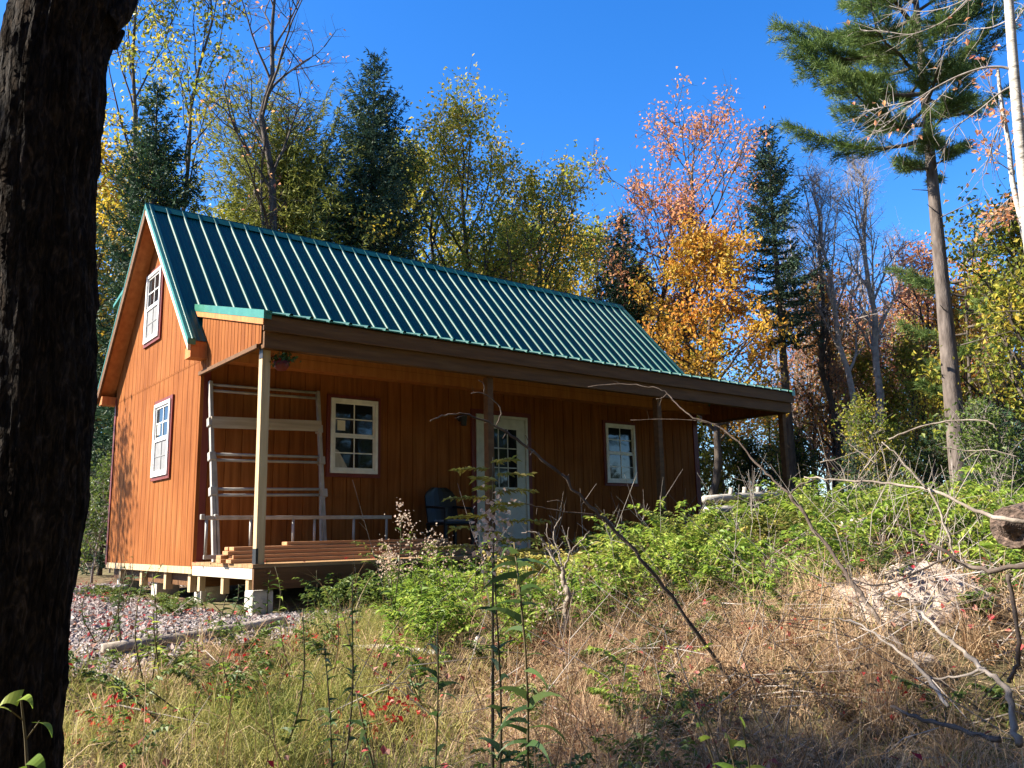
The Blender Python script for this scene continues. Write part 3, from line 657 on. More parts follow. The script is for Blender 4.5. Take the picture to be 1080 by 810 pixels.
def whitepine(wood, fol, rng, H, base, R, r0, lean=(0, 0), nb=46, profile=None, stubs=0, tuft=.20, dens=1.0, wind=None):
    n = 12; t = np.linspace(0, 1, n); tp = np.stack([lean[0]*t, lean[1]*t, H*t - .2*(t == 0)], 1); rr = r0*(1 - t*.86)
    wood.tube(tp, rr, 10); TA, TD = [], []
    for i in range(nb):
        rel = (i + rng.uniform(0, .9)) / nb; z = base + (H - base) * rel * .98
        az = i * 2.4 + rng.uniform(-.4, .4); h = np.array([math.cos(az), math.sin(az), 0.])
        L_ = R * (profile(rel, h) if profile else (.55 + .9*math.sin(math.pi*min(1, rel*1.05 + .12)))) * rng.uniform(.65, 1.15)
        p0 = np.array([lean[0]*z/H, lean[1]*z/H, z]); s = np.linspace(0, 1, 7); e = rng.uniform(-.05, .22) + rel * .35
        path = p0 + h*(s*L_)[:, None] + np.array([0, 0, 1])*(L_*(e*s - .12*np.sin(s*3.14) + .10*s*s))[:, None] + np.cumsum(rng.normal(size=(7, 3))*.03*L_, 0)*s[:, None]
        wood.tube(path, np.linspace(.02 + .012*L_, .008, 7), 5, False)
        side = np.array([-h[1], h[0], 0.]); ns = int(L_/.16*dens) + 2
        for q in range(ns):
            u = .22 + .78*(q + rng.uniform())/ns; pp = np.array([np.interp(u, s, path[:, c]) for c in range(3)])
            for sg in (-1, 1):
                tl = L_*(.34*(1 - u)**.7 + .07)*rng.uniform(.6, 1.2); d = unit(h*.9 + side*sg*rng.uniform(.3, 1) + np.array([0, 0, rng.uniform(-.05, .35)]))
                wood.twigs([pp], [pp + d*tl], .007, .004)
                nt_ = max(2, int(tl/.13)); uu = (np.arange(nt_) + 1)/nt_
                TA.append(pp + d*(uu*tl)[:, None]); TD.append(np.tile(d, (nt_, 1)))
    TA = np.vstack(TA); TD = np.vstack(TD); k = int(24*dens)
    A = np.repeat(TA, k, 0) + rng.normal(size=(len(TA)*k, 3))*.035; D = np.repeat(TD, k, 0)*.8 + rng.normal(size=(len(TA)*k, 3))*.6 + np.array([0, 0, .25])
    fol.blades(A, D, tuft*.85*rng.uniform(.7, 1.2, len(A)), .014, rng)
    for q in range(stubs):
        z = base*rng.uniform(.35, .98); az = rng.uniform(0, 6.3); p = np.array([lean[0]*z/H, lean[1]*z/H, z]); d = np.array([math.cos(az), math.sin(az), rng.uniform(-.3, .2)])
        wood.twigs([p], [p + d*rng.uniform(.4, 1.3)], .018, .006)

def place(px, pxt, pyt, r):
    b = G(px, r); t = P3(pxt, pyt, r); return b, t[2] - b[2], (t[0] - b[0], t[1] - b[1])
def tree(name, label, px, pxt, pyt, r, fn, wood_mat, leaf_m, cat='tree', group=None, seed=0):
    b, H, lean = place(px, pxt, pyt, r); rng = np.random.default_rng(seed)
    wd, fo = MB(), MB(); fn(wd, fo, rng, H, lean)
    if fo.n == 0 or leaf_m is None:
        o = put(name, wd, wood_mat, None, True, loc=[float(c) for c in b]); return tag(o, label, cat, group)
    o = thing(name, label, cat, b, group, world_parts=False)
    put('trunk', wd, wood_mat, o, True); put('crown', fo, leaf_m, o)
    return o

def f_spruce(R, base, r0, **k):
    return lambda w_, f_, g, H, ln: conifer(w_, f_, g, H, R, base, r0, ln, **k)
def f_hard(r0, base, spread, nb, leaves, size, jit=.14, stems=((0, 0, 0, 0, 1),), keep=None, **k):
    def fn(w_, f_, g, H, ln):
        for (ox, oy, lx, ly, hf) in stems:
            A, B = hardwood(w_, g, H*hf, r0*(1 if hf == 1 else .8), base*hf, spread, nb, (ln[0]*hf + lx, ln[1]*hf + ly), (ox, oy, 0), **k)
            if leaves: f_.leaves(leafpts(g, A, B, leaves // len(stems), jit, keep), size, g)
    return fn
RG = np.array([RGT[0], RGT[1]]) / math.hypot(RGT[0], RGT[1])      # ground direction towards the right of the view
FG = np.array([FWD[0], FWD[1]]) / math.hypot(FWD[0], FWD[1])

tree('spruce', 'dark green spruce rising behind the left end of the cabin roof', 152, 166, 88, 21, f_spruce(2.15, 2.0, .16, ragged=.34, step=.27, tipup=.35, per=8, dens=1.25, nw=.036, nl=.13), BARK, SPRUCE, seed=1)
tree('spruce', 'tall dark bushy spruce standing behind the middle of the green roof', 388, 395, 56, 23, f_spruce(2.6, 1.6, .18, ragged=.34, step=.25, prof=.72, tipup=.35, per=8, dens=1.25, nw=.036, nl=.13), BARK, BLUESPR, seed=2)
tree('pine', 'soft olive green pine with rounded top directly behind the bare branching tree', 300, 304, 122, 23.5,
     f_spruce(3.3, 1.6, .2, ragged=.4, step=.30, prof=.45, tipup=.75, droop=.15, per=9, dens=1.1, nl=.2, nw=.034), BARK, OLIVE, seed=3)
tree('bare_tree', 'tall almost bare tree with one long curved limb above the left half of the roof', 262, 285, -60, 21,
     f_hard(.15, 6.4, 2.9, 15, 260, .11, .10, up=.75, tw=5, sub=7, wob=.010), BARK, PINK, seed=14)
tree('birch', 'tall pale yellow leaved birch at upper left beside the dark foreground trunk', 118, 150, -70, 26,
     f_hard(.10, 9.5, 3.2, 13, 6000, .14, .2, stems=((0, 0, 0, 0, 1), (.5*RG[0], .5*RG[1], 2.6*RG[0], 2.6*RG[1], .97)), up=.7, elev=(40, 70)), BARK, YELGREEN, seed=5)
tree('maple', 'yellow leaved maple half hidden by the dark trunk left of the cabin peak', 100, 112, 150, 27, f_hard(.14, 2.5, 2.4, 18, 4200, .17, .22), BARK, YELLOW, seed=6)
tree('maple', 'big yellow and green maple behind the roof ridge just right of the dark spruce', 480, 505, 148, 25,
     f_hard(.13, 2.4, 3.5, 20, 27000, .125, .2, stems=((0, 0, 0, 0, 1), (.3*RG[0], .3*RG[1], 2.2*RG[0], 2.2*RG[1], .86), (-.2*RG[0], 0, -1.3*RG[0], -1.3*RG[1], .9)), up=.5, elev=(10, 48), sub=7), BARK, YELGREEN, seed=7)
tree('maple', 'thin half bare yellow maple right of the big yellow maple behind the ridge', 575, 592, 205, 26, f_hard(.09, 3.0, 1.7, 18, 4200, .12, .16, tw=5, elev=(15, 50), up=.5), BARK, YELGREEN, seed=8)
tree('birch', 'lower yellow birch between the thin maple and the small dark fir', 612, 616, 232, 30, f_hard(.10, 2.0, 2.3, 18, 4200, .16, .24), BARK, YELLOW, seed=9)
tree('fir', 'small dense dark fir peeking over the right end of the green roof', 662, 657, 230, 23.2, f_spruce(1.5, 1.2, .13, ragged=.3, step=.21, prof=.72, tipup=.3, per=8, dens=1.3, nw=.036, nl=.12), BARK, SPRUCE, seed=10)
tree('maple', 'tall slender pink and orange maple with open crown right of the small fir', 700, 712, 158, 24,
     f_hard(.135, 5.6, 2.9, 17, 6500, .115, .14, stems=((0, 0, 0, 0, 1), (-.4*RG[0], -.4*RG[1], -.5*RG[0], -.5*RG[1], .78)), up=.6, elev=(10, 50), sub=7, tw=6, low=.75), BARK, PINK, seed=11)
tree('maple', 'bright orange maple behind the roof at the right end of the cabin', 750, 757, 258, 22,
     f_hard(.10, 2.0, 1.55, 26, 9500, .12, .15, low=1.3, elev=(0, 40), up=.4), BARK, ORANGE, seed=12)
tree('spruce', 'tall narrow spruce with pointed top and bare lower trunk right of the orange maple', 840, 808, 132, 24,
     f_spruce(1.35, 5.0, .15, ragged=.42, step=.23, prof=.68, dens=1.3, tipup=.15, per=7, nw=.034), BARK, BLUESPR, seed=13)
def pine_prof(rel, h):
    left = -(h[0]*RG[0] + h[1]*RG[1])
    return max(.18, (.42 + 1.0*math.sin(math.pi*min(1, rel*.9 + .12)))*(1 + .28*left) * (1 if rel > .12 else .55))
tree('white_pine', 'towering white pine with long bare trunk and wind swept crown at upper right', 1018, 957, -95, 20,
     lambda w_, f_, g, H, ln: whitepine(w_, f_, g, H, H*.54, 1.85, .225, ln, 46, pine_prof, 7, .21, 1.1), PINEBARK, PINE, seed=15)
tree('bare_tree', 'pale forked bare tree standing left of the towering white pine', 925, 915, 190, 25,
     f_hard(.13, 4.6, 2.0, 15, 0, .1, stems=((0, 0, 0, 0, 1), (-.5*RG[0], -.5*RG[1], -1.0*RG[0], -1.0*RG[1], .97)), up=.9, elev=(45, 70), sub=7, tw=6), TWIGBARK, None, seed=16)
tree('bare_tree', 'slim straight bare tree between the narrow spruce and the forked bare tree', 888, 872, 200, 26, f_hard(.10, 4.0, 1.4, 16, 0, .1, up=.9, elev=(45, 70), tw=6), BARK, None, seed=17)
EDGE_BIRCH = 1
tree('pine', 'small green pine half hidden just right of the tall pine trunk', 1030, 1016, 262, 23,
     lambda w_, f_, g, H, ln: whitepine(w_, f_, g, H, H*.45, 1.6, .08, ln, 14, lambda rel, h: .55 + .6*rel, 3, .2, 1.0), BARK, PINE, seed=20)
tree('maple', 'yellow green maple at the right edge behind the tall pine', 1105, 1098, 250, 21, f_hard(.12, 2.0, 2.2, 22, 6000, .13, .2), BARK, YELGREEN, seed=21)
tree('maple', 'orange pink maple between the forked bare tree and the tall pine trunk', 975, 965, 292, 27, f_hard(.09, 2.6, 2.0, 20, 2200, .13, .2), BARK, PINK, seed=22)
tree('maple', 'rusty orange maple behind the right end of the porch roof', 872, 868, 318, 27, f_hard(.09, 1.6, 2.0, 20, 3200, .13, .2), BARK, RUST, seed=23)
# ---- woods behind: a few kinds, copied
def proto(name, cat, group, label, fn, wm, lm, H, seed):
    rng = np.random.default_rng(seed); wd, fo = MB(), MB(); fn(wd, fo, rng, H, (rng.normal()*.3, rng.normal()*.3))
    o = thing(name, label, cat, (0, 0, 0), group, False)
    put('trunk', wd, wm, o, True)
    if fo.n: put('crown', fo, lm, o)
    return [o, H, True]
WG = 'trees of the woods behind the cabin'
PR = dict(
    y=proto('maple', 'tree', WG, 'yellow autumn tree in the woods behind the cabin', f_hard(.10, 1.8, 2.2, 18, 3600, .17, .26), BARK, YELGREEN, 9, 31),
    o=proto('maple', 'tree', WG, 'orange autumn tree in the woods behind the cabin', f_hard(.09, 1.6, 2.0, 18, 3200, .16, .26), BARK, ORANGE, 8, 32),
    r=proto('maple', 'tree', WG, 'thin rusty brown tree in the woods behind the cabin', f_hard(.07, 1.5, 1.7, 16, 1500, .14, .22), TWIGBARK, RUST, 8, 33),
    p=proto('maple', 'tree', WG, 'sparse pink leaved tree in the woods behind the cabin', f_hard(.06, 2.0, 1.8, 18, 1500, .13, .2, tw=6), TWIGBARK, PINK, 8, 39),
    b=proto('bare_tree', 'tree', WG, 'leafless grey tree in the woods behind the cabin', f_hard(.09, 3.2, 1.7, 15, 0, .1, up=.9, elev=(40, 70), tw=6), TWIGBARK, None, 10, 34),
    s=proto('spruce', 'tree', WG, 'dark spruce in the woods behind the cabin', f_spruce(1.9, .5, .13, ragged=.3, step=.36, dens=.8, nw=.04, nl=.14), BARK, SPRUCE, 9, 35),
    q=proto('bush', 'bush', WG, 'yellowing leafy bush at the edge of the woods', f_hard(.03, .2, 1.3, 16, 2200, .13, .2, elev=(20, 60), sub=5, tw=4), TWIGBARK, YELGREEN, 3.5, 38),
    g=proto('bush', 'bush', WG, 'green leafy bush at the edge of the woods', f_hard(.03, .2, 1.3, 16, 2200, .13, .2, elev=(20, 60), sub=5, tw=4), TWIGBARK, GREEN, 3.5, 36),
    k=proto('sapling', 'sapling', WG, 'small spruce sapling at the edge of the woods', f_spruce(1.05, .15, .05, ragged=.25, step=.22, dens=1.0, tipup=.3), BARK, SPRUCE, 3.0, 37),
)
def woods(kind, px, pyt, r, label=None):
    pr_ = PR[kind]; b = G(px, r); H = P3(px, pyt, r)[2] - b[2]; sc = max(.35, H / pr_[1])
    if pr_[2]:
        o = pr_[0]; o.location = [float(c) for c in b]; o.scale = (sc,)*3; o.rotation_euler = (0, 0, RNG.uniform(0, 6)); pr_[2] = False
    else: o = dup(pr_[0], b, RNG.uniform(0, 6), sc)
    return o
for k, px, pyt, r in [
    ('y', 60, 230, 33), ('s', 98, 300, 30), ('y', 128, 190, 34), ('s', 200, 235, 31), ('y', 230, 240, 36),  ('y', 420, 190, 35), ('s', 448, 235, 29), ('s', 500, 268, 31), ('y', 545, 255, 36), ('o', 575, 290, 38),
    ('y', 640, 262, 38), ('y', 690, 305, 34), ('o', 725, 330, 33), ('y', 770, 345, 31), ('y', 735, 395, 28), ('r', 790, 415, 30), ('y', 815, 425, 33), ('o', 830, 420, 36), ('b', 858, 285, 31),
    ('b', 845, 250, 36), ('r', 862, 372, 33), ('y', 892, 365, 34), ('b', 905, 262, 33), ('r', 900, 402, 30), ('o', 915, 380, 36), ('y', 938, 352, 32), ('b', 948, 268, 34), ('r', 955, 335, 37), ('y', 985, 355, 31), ('o', 1000, 320, 38), ('b', 990, 255, 35),
    ('o', 1045, 400, 30), ('y', 1055, 312, 33), ('o', 1070, 290, 36), ('s', 1090, 345, 27), ('y', 1110, 300, 30), ('s', 1035, 430, 24), ('r', 1020, 400, 34), ('y', 1012, 372, 37), ('r', 880, 335, 38), ('b', 830, 330, 38), ('p', 868, 340, 29), ('p', 910, 330, 31), ('p', 948, 345, 28), ('p', 985, 310, 33), ('y', 925, 385, 27), ('y', 975, 372, 26), ('p', 895, 395, 26), ('o', 1040, 330, 27), ('y', 1000, 405, 24), ('p', 1062, 345, 30),
    ('y', -30, 200, 28), ('s', 20, 180, 30), ('y', 1180, 250, 24), ('s', 1160, 300, 30), ('o', -90, 200, 32)]:
    woods(k, px, pyt, r)
for k, px, pyt, r in [('k', 108, 470, 20), ('g', 100, 500, 18.5), ('g', 118, 520, 22), ('k', 745, 455, 28), ('q', 765, 470, 27), ('k', 800, 462, 27), ('k', 822, 468, 28), ('q', 850, 470, 25), ('k', 915, 462, 20),
    ('q', 935, 440, 21), ('k', 945, 460, 21), ('q', 965, 470, 23), ('k', 985, 445, 22), ('k', 1058, 420, 18), ('g', 1065, 445, 16.5), ('k', 1088, 428, 18), ('k', 1120, 440, 16), ('k', 725, 470, 30), ('g', 780, 480, 29), ('k', 840, 455, 25), ('q', 930, 475, 22), ('g', 1030, 455, 22), ('g', 690, 470, 31)]:
    woods(k, px, pyt, r)

#@@FRONT
LIMB = noise_mat('pale_limb_bark', [(.3, (.15, .125, .11)), (.7, (.34, .30, .27))], 9, 5, .9, .2, 30)
def limbtree(name, label, r, trunk, r0, r1, limbs, wm, lm, seed, twn, nleaf, tl=.5):
    """a tree whose stem and limbs follow given lines at the distance r, filled out in depth with twigs"""
    g = np.random.default_rng(seed); wd, lm_ = MB(), MB()
    tp = np.array([P3(a, b, r) for a, b in trunk]); b0 = tp[-1].copy(); b0[2] = float(gz(b0[0], b0[1])) - .1; tp = np.vstack([tp, b0])[::-1]
    u = np.linspace(0, 1, len(tp)); uu = np.linspace(0, 1, 40); tp = np.stack([np.interp(uu, u, tp[:, c]) for c in range(3)], 1)
    for _ in range(4): tp[1:-1] = (tp[:-2] + 2*tp[1:-1] + tp[2:])/4
    wd.tube(tp, np.linspace(r0, r1, 40), 9); A, B = [], []
    for li, (pts, ra) in enumerate(limbs):
        dr = g.uniform(-1.2, 1.2); q = np.array([P3(a, b, r + dr*k/len(pts)) for k, (a, b) in enumerate(pts)]); m_ = max(12, 4*len(q)); u = np.linspace(0, 1, len(q)); uu = np.linspace(0, 1, m_)
        q = np.stack([np.interp(uu, u, q[:, c]) for c in range(3)], 1)
        for _ in range(3): q[1:-1] = (q[:-2] + 2*q[1:-1] + q[2:])/4
        lm_.tube(q, np.linspace(ra*.7, .003, m_), 6, False)
        for k in range(twn):
            s_ = int(g.uniform(.2, 1)*(m_ - 1)); d = unit(unit(q[min(s_ + 1, m_ - 1)] - q[max(s_ - 1, 0)]) + g.normal(size=3)*.6 + np.array([0, 0, -.15])); L_ = g.uniform(.2, 1)*tl
            e = limb(g, q[s_], d, L_, 4, -.1, .2); lm_.twigs(e[:-1], e[1:], [.004, .0032, .0025], [.0032, .0025, .0015]); A += [e[1], e[2]]; B += [e[2], e[3]]
    o = thing(name, label, 'tree', b0); put('trunk', wd, wm, o, True); put('limbs', lm_, LIMB, o, True)
    if nleaf: put('crown', MB().leaves(leafpts(g, np.array(A), np.array(B), nleaf, .05), .07, g), lm, o)
limbtree('birch', 'white barked birch at the right edge with long bare limbs reaching left', 9, [(1052, -260), (1058, -60), (1064, 0), (1068, 60), (1074, 130), (1081, 210), (1094, 330), (1104, 470)], .062, .036,
    [([(1074, 76), (1058, 70), (1036, 71), (1010, 80), (985, 93), (965, 106), (940, 116), (926, 128), (918, 145)], .020), ([(1074, 87), (1055, 97), (1038, 112), (1020, 125), (1008, 134), (999, 148), (995, 162)], .014),
     ([(1064, -30), (1040, -14), (1022, -2), (1000, 8), (975, 13), (952, 10), (938, 6)], .016), ([(1020, 0), (1000, 20), (985, 28), (960, 38), (930, 32), (905, 33)], .011), ([(1066, 20), (1045, 30), (1020, 30), (1000, 48), (986, 78)], .012),
     ([(1010, 80), (990, 105), (968, 128), (950, 148)], .008), ([(985, 93), (960, 112), (935, 132), (905, 150)], .008), ([(1062, -80), (1030, -60), (990, -30), (960, 0), (945, 30)], .012), ([(1070, 110), (1050, 140), (1040, 175)], .008), ([(965, 106), (935, 112), (908, 118)], .006),
     ([(1066, 30), (1080, 10), (1098, -10)], .012), ([(1078, 170), (1095, 150), (1110, 120)], .010)], BIRCH, PINK, 18, 14, 40, .55)
limbtree('sapling', 'young pale sapling with a few pink leaves at the right edge below the white birch', 11, [(1052, 70), (1056, 110), (1064, 150), (1067, 190), (1078, 235), (1092, 300), (1104, 430)], .045, .018,
    [([(1064, 150), (1058, 125), (1045, 95), (1038, 70)], .012), ([(1064, 160), (1075, 130), (1085, 100)], .012), ([(1070, 205), (1058, 215), (1046, 228)], .008), ([(1078, 235), (1064, 228), (1052, 226)], .008), ([(1066, 180), (1048, 168), (1036, 140)], .008)], BIRCH, PINK, 19, 16, 260, .5)
# slim tree whose shadow falls on the gable, and the trees on the camera's side of the clearing
def behind(kind, x, y, H, label):
    pr_ = PR[kind]; return dup(pr_[0], (x, y, float(gz(x, y)) - .1), RNG.uniform(0, 6), H/pr_[1], label, 'trees around the clearing')
behind('r', -5.0, 6.7, 6.3, 'thin tree at the left edge of the clearing')
for kk, ang, r_, H_ in [('s', 104, 21, 15), ('s', 110, 18, 15), ('s', 116, 13, 12), ('y', 124, 17, 14), ('s', 132, 12, 12), ('s', 140, 16, 15), ('y', 150, 11, 12), ('s', 158, 14, 14), ('o', 168, 11, 13), ('s', 176, 14, 14), ('y', 186, 11, 12), ('s', 196, 13, 14), ('s', 208, 11, 12), ('y', 222, 13, 13), ('s', 236, 12, 12), ('y', 250, 14, 12), ('s', 259, 12, 14), ('s', 267, 13, 14), ('s', 275, 12, 14), ('s', 284, 14, 14), ('s', 120, 26, 17), ('s', 135, 24, 18), ('s', 147, 27, 18), ('s', 155, 23, 18), ('s', 165, 26, 18), ('s', 172, 22, 17), ('s', 182, 25, 18), ('s', 191, 21, 17), ('s', 202, 24, 18), ('s', 215, 22, 17)]:
    a = rad(ang); behind(kk, CAM[0] + r_*math.sin(a), CAM[1] + r_*math.cos(a), H_*1.3, 'tree on the near side of the clearing')
bsh, fsh = MB(), MB(); f_hard(.06, 3.9, 1.25, 14, 2600, .13, .2)(bsh, fsh, np.random.default_rng(77), 6.1, (0, 0))
ot = thing('maple', 'slender maple just outside the left of the view', 'tree', (-6.4, -3.55, float(gz(-6.4, -3.55))), 'trees around the clearing', False)
put('trunk', bsh, BARK, ot, True); put('crown', fsh, ORANGE, ot)
# ---- dark foreground trunk
rng = np.random.default_rng(41)
cl = [(-400, 118, 96), (0, 75, 117), (55, 61, 108), (110, 57, 114), (200, 48, 112), (300, 46, 115), (400, 45, 117), (526, 38, 118), (633, 20, 118), (703, 11, 120), (810, 3, 128), (930, -6, 150), (1050, -14, 200), (1110, -18, 240)]
cy_ = np.array([c[0] for c in cl], float); ny_ = np.linspace(-400, 1110, 260); cx_ = np.interp(ny_, cy_, [c[1] for c in cl]); wd_ = np.interp(ny_, cy_, [c[2] for c in cl])
RT = 2.7; path = np.array([P3(a - 3, b, RT) for a, b in zip(cx_, ny_)]); dep = np.array([(p - CAM) @ FWD for p in path]); rr = (wd_ - 15) / F * dep / 2
for _ in range(6):
    path[1:-1] = (path[:-2] + path[1:-1]*2 + path[2:]) / 4; rr[1:-1] = (rr[:-2] + rr[1:-1]*2 + rr[2:]) / 4
nth = 110; th = np.arange(nth)*2*math.pi/nth
hz = path[:, 2]
dis = np.zeros((len(path), nth))
for k in range(26):
    fth = rng.integers(7, 34); fz = rng.uniform(1.5, 9); ph = rng.uniform(0, 6.3, 2)
    wave = np.sin(fth*th[None] + ph[0] + 1.3*np.sin(hz[:, None]*fz + ph[1]) + hz[:, None]*rng.uniform(-2, 2))
    dis += (1 - np.abs(wave))**2 * rng.uniform(.3, 1)
dis = (dis - dis.mean())/dis.std()
v = path[:, None] + np.stack([np.cos(th), np.sin(th), 0*th], -1)[None]*(rr[:, None] + dis*.0055 + rng.normal(size=dis.shape)*.0012)[:, :, None]
i = np.arange(len(path) - 1)[:, None]*nth; j = np.arange(nth)[None]; k_ = (j + 1) % nth
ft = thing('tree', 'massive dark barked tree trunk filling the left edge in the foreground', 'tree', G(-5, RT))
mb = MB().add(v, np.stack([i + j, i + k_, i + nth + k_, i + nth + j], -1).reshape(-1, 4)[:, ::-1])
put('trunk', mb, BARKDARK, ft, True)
bo = P3(112, 22, RT - .05); put('branch_stub', MB().tube([bo, P3(128, 12, RT - .04), P3(137, -4, RT - .02)], [.045, .035, .028], 9).tube([P3(115, 45, RT), P3(124, 36, RT), P3(131, 33, RT)], [.03, .02, .006], 7), BARKDARK, ft)

# ---- dead branches in front, traced as limbs in space at their own distance
def stick(mb, pts, r0, r1, n=7):
    p = np.array([P3(*q) for q in pts]); t = np.linspace(0, 1, len(p)); u = np.linspace(0, 1, max(8, len(p)*4))
    q = np.stack([np.interp(u, t, p[:, c]) for c in range(3)], 1)
    for _ in range(3): q[1:-1] = (q[:-2] + 2*q[1:-1] + q[2:])/4
    rg_ = np.random.default_rng(int(abs(pts[0][0]*7 + pts[0][1]))); q[1:-1] += rg_.normal(size=q[1:-1].shape)*r0*.38; wk = np.cumsum(rg_.normal(size=q.shape), 0)*r0*.28; wk -= np.linspace(0, 1, len(q))[:, None]*wk[-1]; q += wk
    for k in range(int(r0*420)):
        e = rg_.integers(2, len(q) - 1); d = rg_.normal(size=3); mb.twigs([q[e]], [q[e] + d/np.linalg.norm(d)*rg_.uniform(.02, .10)], r0*.3, r0*.12)
    mb.tube(q, np.linspace(r0, r1, len(q))*(1 + .12*rg_.normal(size=len(q)).clip(-1.5, 1.5)), n)
def dead(name, label, mat, limbs, cat='branch', group=None):
    mb = MB()
    for (pts, r0, r1) in limbs: stick(mb, pts, r0*.78, r1*.75)
    o = put(name, mb, mat, None, True); return tag(o, label, cat, group)
dead('dead_branch', 'long dead branch slanting up across the porch door from the brush', DEADDARK, [
    ([(772, 722, 5.25), (752, 690, 5.2), (715, 640, 5.1), (680, 595, 5.0), (640, 552, 4.95), (620, 535, 4.9), (592, 500, 4.85)], .017, .011),
    ([(592, 500, 4.85), (565, 478, 4.82), (540, 460, 4.8), (512, 444, 4.75), (490, 437, 4.7), (470, 438, 4.65), (454, 444, 4.6)], .011, .005),
    ([(523, 449, 4.78), (531, 433, 4.75), (520, 420, 4.72), (508, 413, 4.7), (497, 415, 4.68)], .006, .003), ([(511, 415, 4.7), (510, 405, 4.68), (505, 401, 4.66)], .004, .002),
    ([(556, 472, 4.8), (557, 463, 4.78), (554, 459, 4.77)], .004, .002), ([(563, 475, 4.8), (559, 480, 4.78)], .005, .002), ([(599, 507, 4.85), (600, 500, 4.84)], .006, .003), ([(491, 438, 4.7), (480, 441, 4.65)], .004, .002),
    ([(631, 543, 4.95), (600, 541, 4.9), (570, 536, 4.85), (547, 529, 4.8)], .006, .003), ([(595, 541, 4.9), (596, 531, 4.88), (588, 527, 4.86), (577, 529, 4.85)], .004, .002), ([(567, 536, 4.85), (566, 543, 4.85)], .003, .002)])
dead('dead_branch', 'dark dead branch arching from the brush up to the far porch post', DEADDARK, [
    ([(962, 700, 5.5), (940, 668, 5.6), (905, 625, 5.7), (880, 590, 5.8), (850, 545, 5.9), (833, 522, 5.9)], .020, .014),
    ([(833, 522, 5.9), (815, 505, 5.95), (800, 490, 6.0), (782, 465, 6.05), (760, 448, 6.1), (735, 443, 6.1), (718, 430, 6.15), (705, 415, 6.2), (690, 408, 6.2), (660, 403, 6.25), (620, 408, 6.3)], .010, .004),
    ([(704, 415, 6.2), (698, 420, 6.2), (692, 421, 6.2)], .005, .003), ([(760, 448, 6.1), (720, 441, 6.15), (665, 443, 6.2)], .004, .002), ([(833, 522, 5.9), (845, 510, 5.85), (862, 505, 5.8)], .008, .004)])
dead('dead_branch', 'pale bare limb running level across the green ferns at right', DEADWOOD, [
    ([(1100, 556, 5.2), (1060, 547, 5.2), (1030, 537, 5.3), (1000, 524, 5.4), (965, 514, 5.5), (920, 509, 5.6), (880, 507, 5.7), (848, 503, 5.75)], .017, .006),
    ([(978, 516, 5.4), (960, 492, 5.4), (945, 478, 5.4), (930, 466, 5.4)], .009, .004), ([(980, 515, 5.4), (995, 545, 5.4), (1005, 575, 5.4), (1008, 592, 5.4)], .009, .007),
    ([(893, 508, 5.7), (888, 492, 5.7), (880, 486, 5.7)], .005, .003), ([(905, 506, 5.6), (920, 483, 5.6), (935, 465, 5.6)], .005, .003), ([(925, 490, 5.5), (905, 475, 5.5), (895, 468, 5.5)], .005, .003), ([(865, 488, 5.7), (885, 484, 5.7), (905, 476, 5.7)], .005, .003)])
dead('dead_branch', 'dark crooked branch reaching in from the right edge over the dirt bank', DEADDARK, [
    ([(1110, 590, 4.2), (1078, 598, 4.2), (1045, 605, 4.25), (1020, 598, 4.3), (1003, 585, 4.3), (985, 572, 4.35), (960, 558, 4.4), (945, 553, 4.4)], .017, .006),
    ([(1003, 587, 4.3), (975, 600, 4.35), (950, 612, 4.4), (925, 618, 4.4), (900, 612, 4.45)], .007, .004), ([(1062, 605, 4.2), (1070, 640, 4.2), (1075, 680, 4.2), (1072, 705, 4.2), (1064, 720, 4.2)], .010, .012)])
dead('dead_branch', 'arched grey branch hanging before the dark woods at the right', DEADWOOD, [
    ([(938, 463, 6.5), (960, 453, 6.5), (990, 445, 6.5), (1020, 441, 6.5), (1045, 443, 6.5), (1052, 455, 6.5)], .009, .005), ([(990, 471, 6.6), (1020, 476, 6.6), (1045, 474, 6.6), (1075, 482, 6.6)], .006, .004), ([(1016, 486, 6.6), (1030, 476, 6.6)], .005, .003)])
dead('dead_branch', 'thick weathered branch lying across the dry brush at lower right', DEADWOOD, [
    ([(1075, 785, 4.3), (1068, 755, 4.4), (1060, 725, 4.5), (1035, 703, 4.7), (1005, 682, 4.9), (975, 655, 5.1), (965, 640, 5.2)], .020, .010),
    ([(1040, 706, 4.7), (1015, 712, 4.75), (990, 717, 4.8), (965, 715, 4.9)], .010, .005), ([(1000, 745, 4.6), (975, 710, 4.8), (945, 685, 5.0), (915, 662, 5.2), (885, 652, 5.3)], .013, .006)])
dead('dead_branch', 'thin grey branch lying low through the straw at lower right', DEADDARK, [([(1055, 780, 4.2), (1010, 772, 4.3), (965, 758, 4.5), (940, 745, 4.6)], .016, .009)])
ds = MB()
dead('dead_shrub', 'small leafless grey shrub with a forked top in front of the door', DEADWOOD, [
    ([(598, 668, 6.2), (596, 640, 6.2), (597, 620, 6.2), (592, 598, 6.2)], .030, .022), ([(592, 600, 6.2), (580, 582, 6.2), (572, 566, 6.2), (560, 560, 6.2), (550, 562, 6.2)], .013, .005), ([(596, 600, 6.2), (602, 580, 6.2), (612, 572, 6.2), (622, 560, 6.2)], .011, .004),
    ([(582, 585, 6.2), (578, 570, 6.2), (577, 552, 6.2)], .007, .003), ([(592, 598, 6.2), (590, 580, 6.2), (584, 568, 6.2), (586, 555, 6.2), (592, 545, 6.2)], .009, .003), ([(602, 580, 6.2), (598, 568, 6.2), (600, 556, 6.2)], .006, .003), ([(606, 577, 6.2), (618, 577, 6.2), (628, 572, 6.2)], .005, .002), ([(572, 567, 6.2), (574, 580, 6.2)], .005, .003)], 'shrub')
